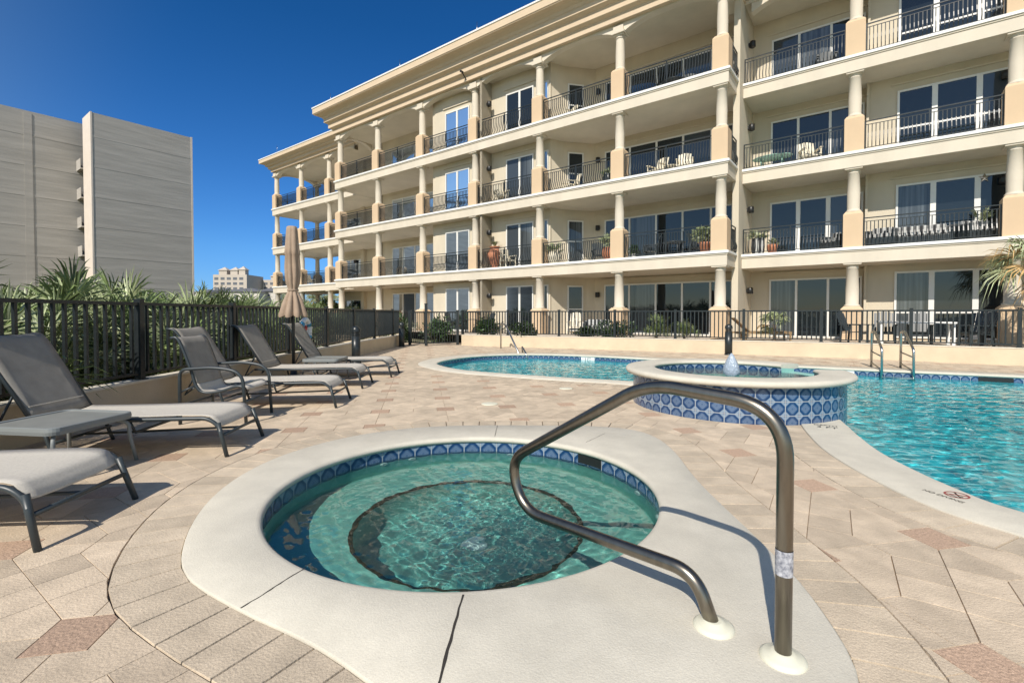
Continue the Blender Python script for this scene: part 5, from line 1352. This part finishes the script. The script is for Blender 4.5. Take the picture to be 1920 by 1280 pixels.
M['hotel'] = mat('hotel_wall', (.50, .44, .38), .9, var=.06, scale=.1); M['hotel_dark'] = mat('hotel_window_band', (.12, .13, .15), .6); M['roof_grey'] = mat('roof_shingle', (.13, .13, .14), .9, var=.15, scale=2)
def hotel(x0, x1, y0, d, z, label, crowns):
    e = empty('far_hotel', ((x0+x1)/2, y0, 0), 0, label, 'hotel'); W = x1-x0; b = MB(); b.box(-W/2, W/2, 0, d, -2, z); b.build('wall', M['hotel'], e)
    n = int((z-4)/3.1); b = MB()
    for k in range(n):
        zz = z-2.6-k*3.1; c = int(W/4.2)
        for i in range(c): xx = -W/2+.8+i*(W-1.6)/c; b = MB(); b.box(xx, xx+2.5, -.06, .3, zz-.7, zz+.9); b.build('window', M['hotel_dark'], e)
    for cx, w_, h_ in crowns:
        b = MB(); b.box(cx-w_/2, cx+w_/2, 1, 1+w_, z, z+h_*.55); b.poly([(cx-w_/2-.6, .5, z+h_*.55), (cx+w_/2+.6, .5, z+h_*.55), (cx, 1+w_/2, z+h_)]); b.poly([(cx+w_/2+.6, .5, z+h_*.55), (cx+w_/2+.6, 1.5+w_, z+h_*.55), (cx, 1+w_/2, z+h_)]); b.poly([(cx-w_/2-.6, .5, z+h_*.55), (cx-w_/2-.6, 1.5+w_, z+h_*.55), (cx, 1+w_/2, z+h_)]); b.poly([(cx-w_/2-.6, 1.5+w_, z+h_*.55), (cx+w_/2+.6, 1.5+w_, z+h_*.55), (cx, 1+w_/2, z+h_)])
        b.build('roof_turret', M['hotel'], e)
hotel(-186.5, -165.5, 300, 20, 26, 'pale high-rise hotel with small roof turrets on the horizon, the taller one', [(-5, 5, 5), (2, 4.5, 5), (7, 4, 5.5)])
hotel(-165, -155, 318, 16, 24, 'lower narrow hotel block just right of the high-rise on the horizon', [(2, 4, 4)])
def house(x0, x1, y0, d, z, rh, label):
    e = empty('far_house', ((x0+x1)/2, y0, 0), 0, label, 'house'); W = (x1-x0)/2; b = MB(); b.box(-W, W, 0, d, -2, z); b.build('wall', M['hotel_light'], e)
    b = MB(); o_ = .5; v = [(-W-o_, -o_, z), (W+o_, -o_, z), (W+o_, d+o_, z), (-W-o_, d+o_, z), (-W+min(W*.8, d/2), d/2, z+rh), (W-min(W*.8, d/2), d/2, z+rh)]
    b.v = v
    for f in ((0, 1, 5, 4), (1, 2, 5), (2, 3, 4, 5), (3, 0, 4), (0, 1, 2, 3)): b.face(f)
    b.build('roof', M['roof_grey'], e)
    for i in range(max(2, int(W))): xx = -W+.8+i*2*(W-.5)/max(2, int(W)); b = MB(); b.box(xx, xx+.7, -.05, .1, z-1.9, z-.7); b.build('window', M['hotel_dark'], e)
M['hotel_light'] = mat('house_wall', (.62, .58, .52), .9)
Yh = 130
for px0, px1, py, rr_, dy, lb in ((362, 388, 548, 1.0, 0, 'small pale house with a grey hipped roof at the foot of the concrete tower'), (391, 420, 546, 1.1, 6, 'second pale house with a hipped roof left of the long roofed one'), (418, 486, 547, 1.2, 0, 'long low house with a dark grey roof under the far hotel'), (484, 517, 546, 1.3, 4, 'house with a grey roof just left of the umbrella')):
    Y_ = Yh+dy; house((px0-960)/900*Y_, (px1-960)/900*Y_, Y_, 9, 1.45+(588.5-py)*Y_/900, rr_, lb)
# far trees and bushes
tp_ = []
for k in range(3):
    r2 = random.Random(60+k); e = empty('far_tree'); b = MB(); leaf_cloud(b, 2200, 2.2, 2.2, 1.7, 2.4, r2, .26, 1.8, .2); b.build('crown', [M['leaf'], M['leaf_pale'], M['leaf_dark']][k], e, recalc=False)
    b = MB(); b.tube([(0, 0, -.5), (.1, 0, 1), (.2, .2, 2.4)], [.16, .12, .06], 7); b.build('trunk', M['bark'], e); tp_.append([e, True])
r2 = random.Random(77)
def far_tree(x, y, sc, k, label, grp):
    pr = tp_[k]; o = pr[0] if pr[1] else copy_tree(pr[0]); pr[1] = False; o.location = (x, y, -.1); o.rotation_euler = (0, 0, r2.uniform(0, 6)); o.scale = (sc, sc, sc*r2.uniform(.75, 1)); tag(o, label, 'tree', grp)
for i in range(26):
    px = 360+i*12+r2.uniform(-4, 4); y = r2.uniform(38, 75); top = 574 if px < 500 else r2.uniform(556, 572)
    far_tree((px-960)/900*y, y, max(.3, ((588.5-top)*y/900+1.5)/4.2), i % 3, ('bushy tree under the far hotel beyond the left fence' if px < 505 else 'bushy tree far off right beside the closed umbrella' if px < 560 else 'bushy tree seen between the ground floor columns at the left end of the building' if px < 640 else 'bushy tree behind the building end'), 'far trees by ' + ('the hotel' if px < 505 else 'the umbrella' if px < 560 else 'the columns' if px < 640 else 'the building end'))
for i in range(4):
    px = (545, 588, 606, 628)[i]; y = 56; pr = fan_palm(90+i, 2.9, 1.0, 22, .8, M['leaf_pale']) if i == 0 else copy_tree(pr)
    pr.location = ((px-960)/900*y, y, -.1); pr.rotation_euler = (0, 0, i); tag(pr, 'fan palm in the distance seen between the ground floor columns', 'palm tree', 'palms behind the left end of the building')
# low retaining walls in the planting beyond the left fence
for i, (y, x0, x1, z) in enumerate(((17.5, -7.3, -5.8, .62), (20.5, -8.5, -5.7, .78), (23.5, -9.5, -5.5, .95))):
    b = MB(); b.box(x0, x1, y, y+.2, -.02, z); b.box(x0-.03, x1+.03, y-.03, y+.23, z+.0005, z+.05); o = b.build('garden_wall', M['planter'], None)
    tag(o, ('nearest', 'middle', 'farthest')[i]+' of three low garden walls among the silvery shrubs beyond the left fence', 'wall', 'stepped garden walls')
# ground sheet with the deck footprint left open
V, F = cdt(1, [[(-1500, -600), (1500, -600), (1500, 2500), (-1500, 2500)], [(-5.45, -3.9), (18.4, -3.9), (18.4, 24.4), (-5.45, 24.4)]], [])
b = MB()
for f in F:
    P = [V[i] for i in f]; c = (sum(p[0] for p in P)/len(P), sum(p[1] for p in P)/len(P))
    if -5.45 < c[0] < 18.4 and -3.9 < c[1] < 24.4: continue
    b.poly([(p[0], p[1], -.014) for p in P])
ST(b.build('ground', M['ground']))
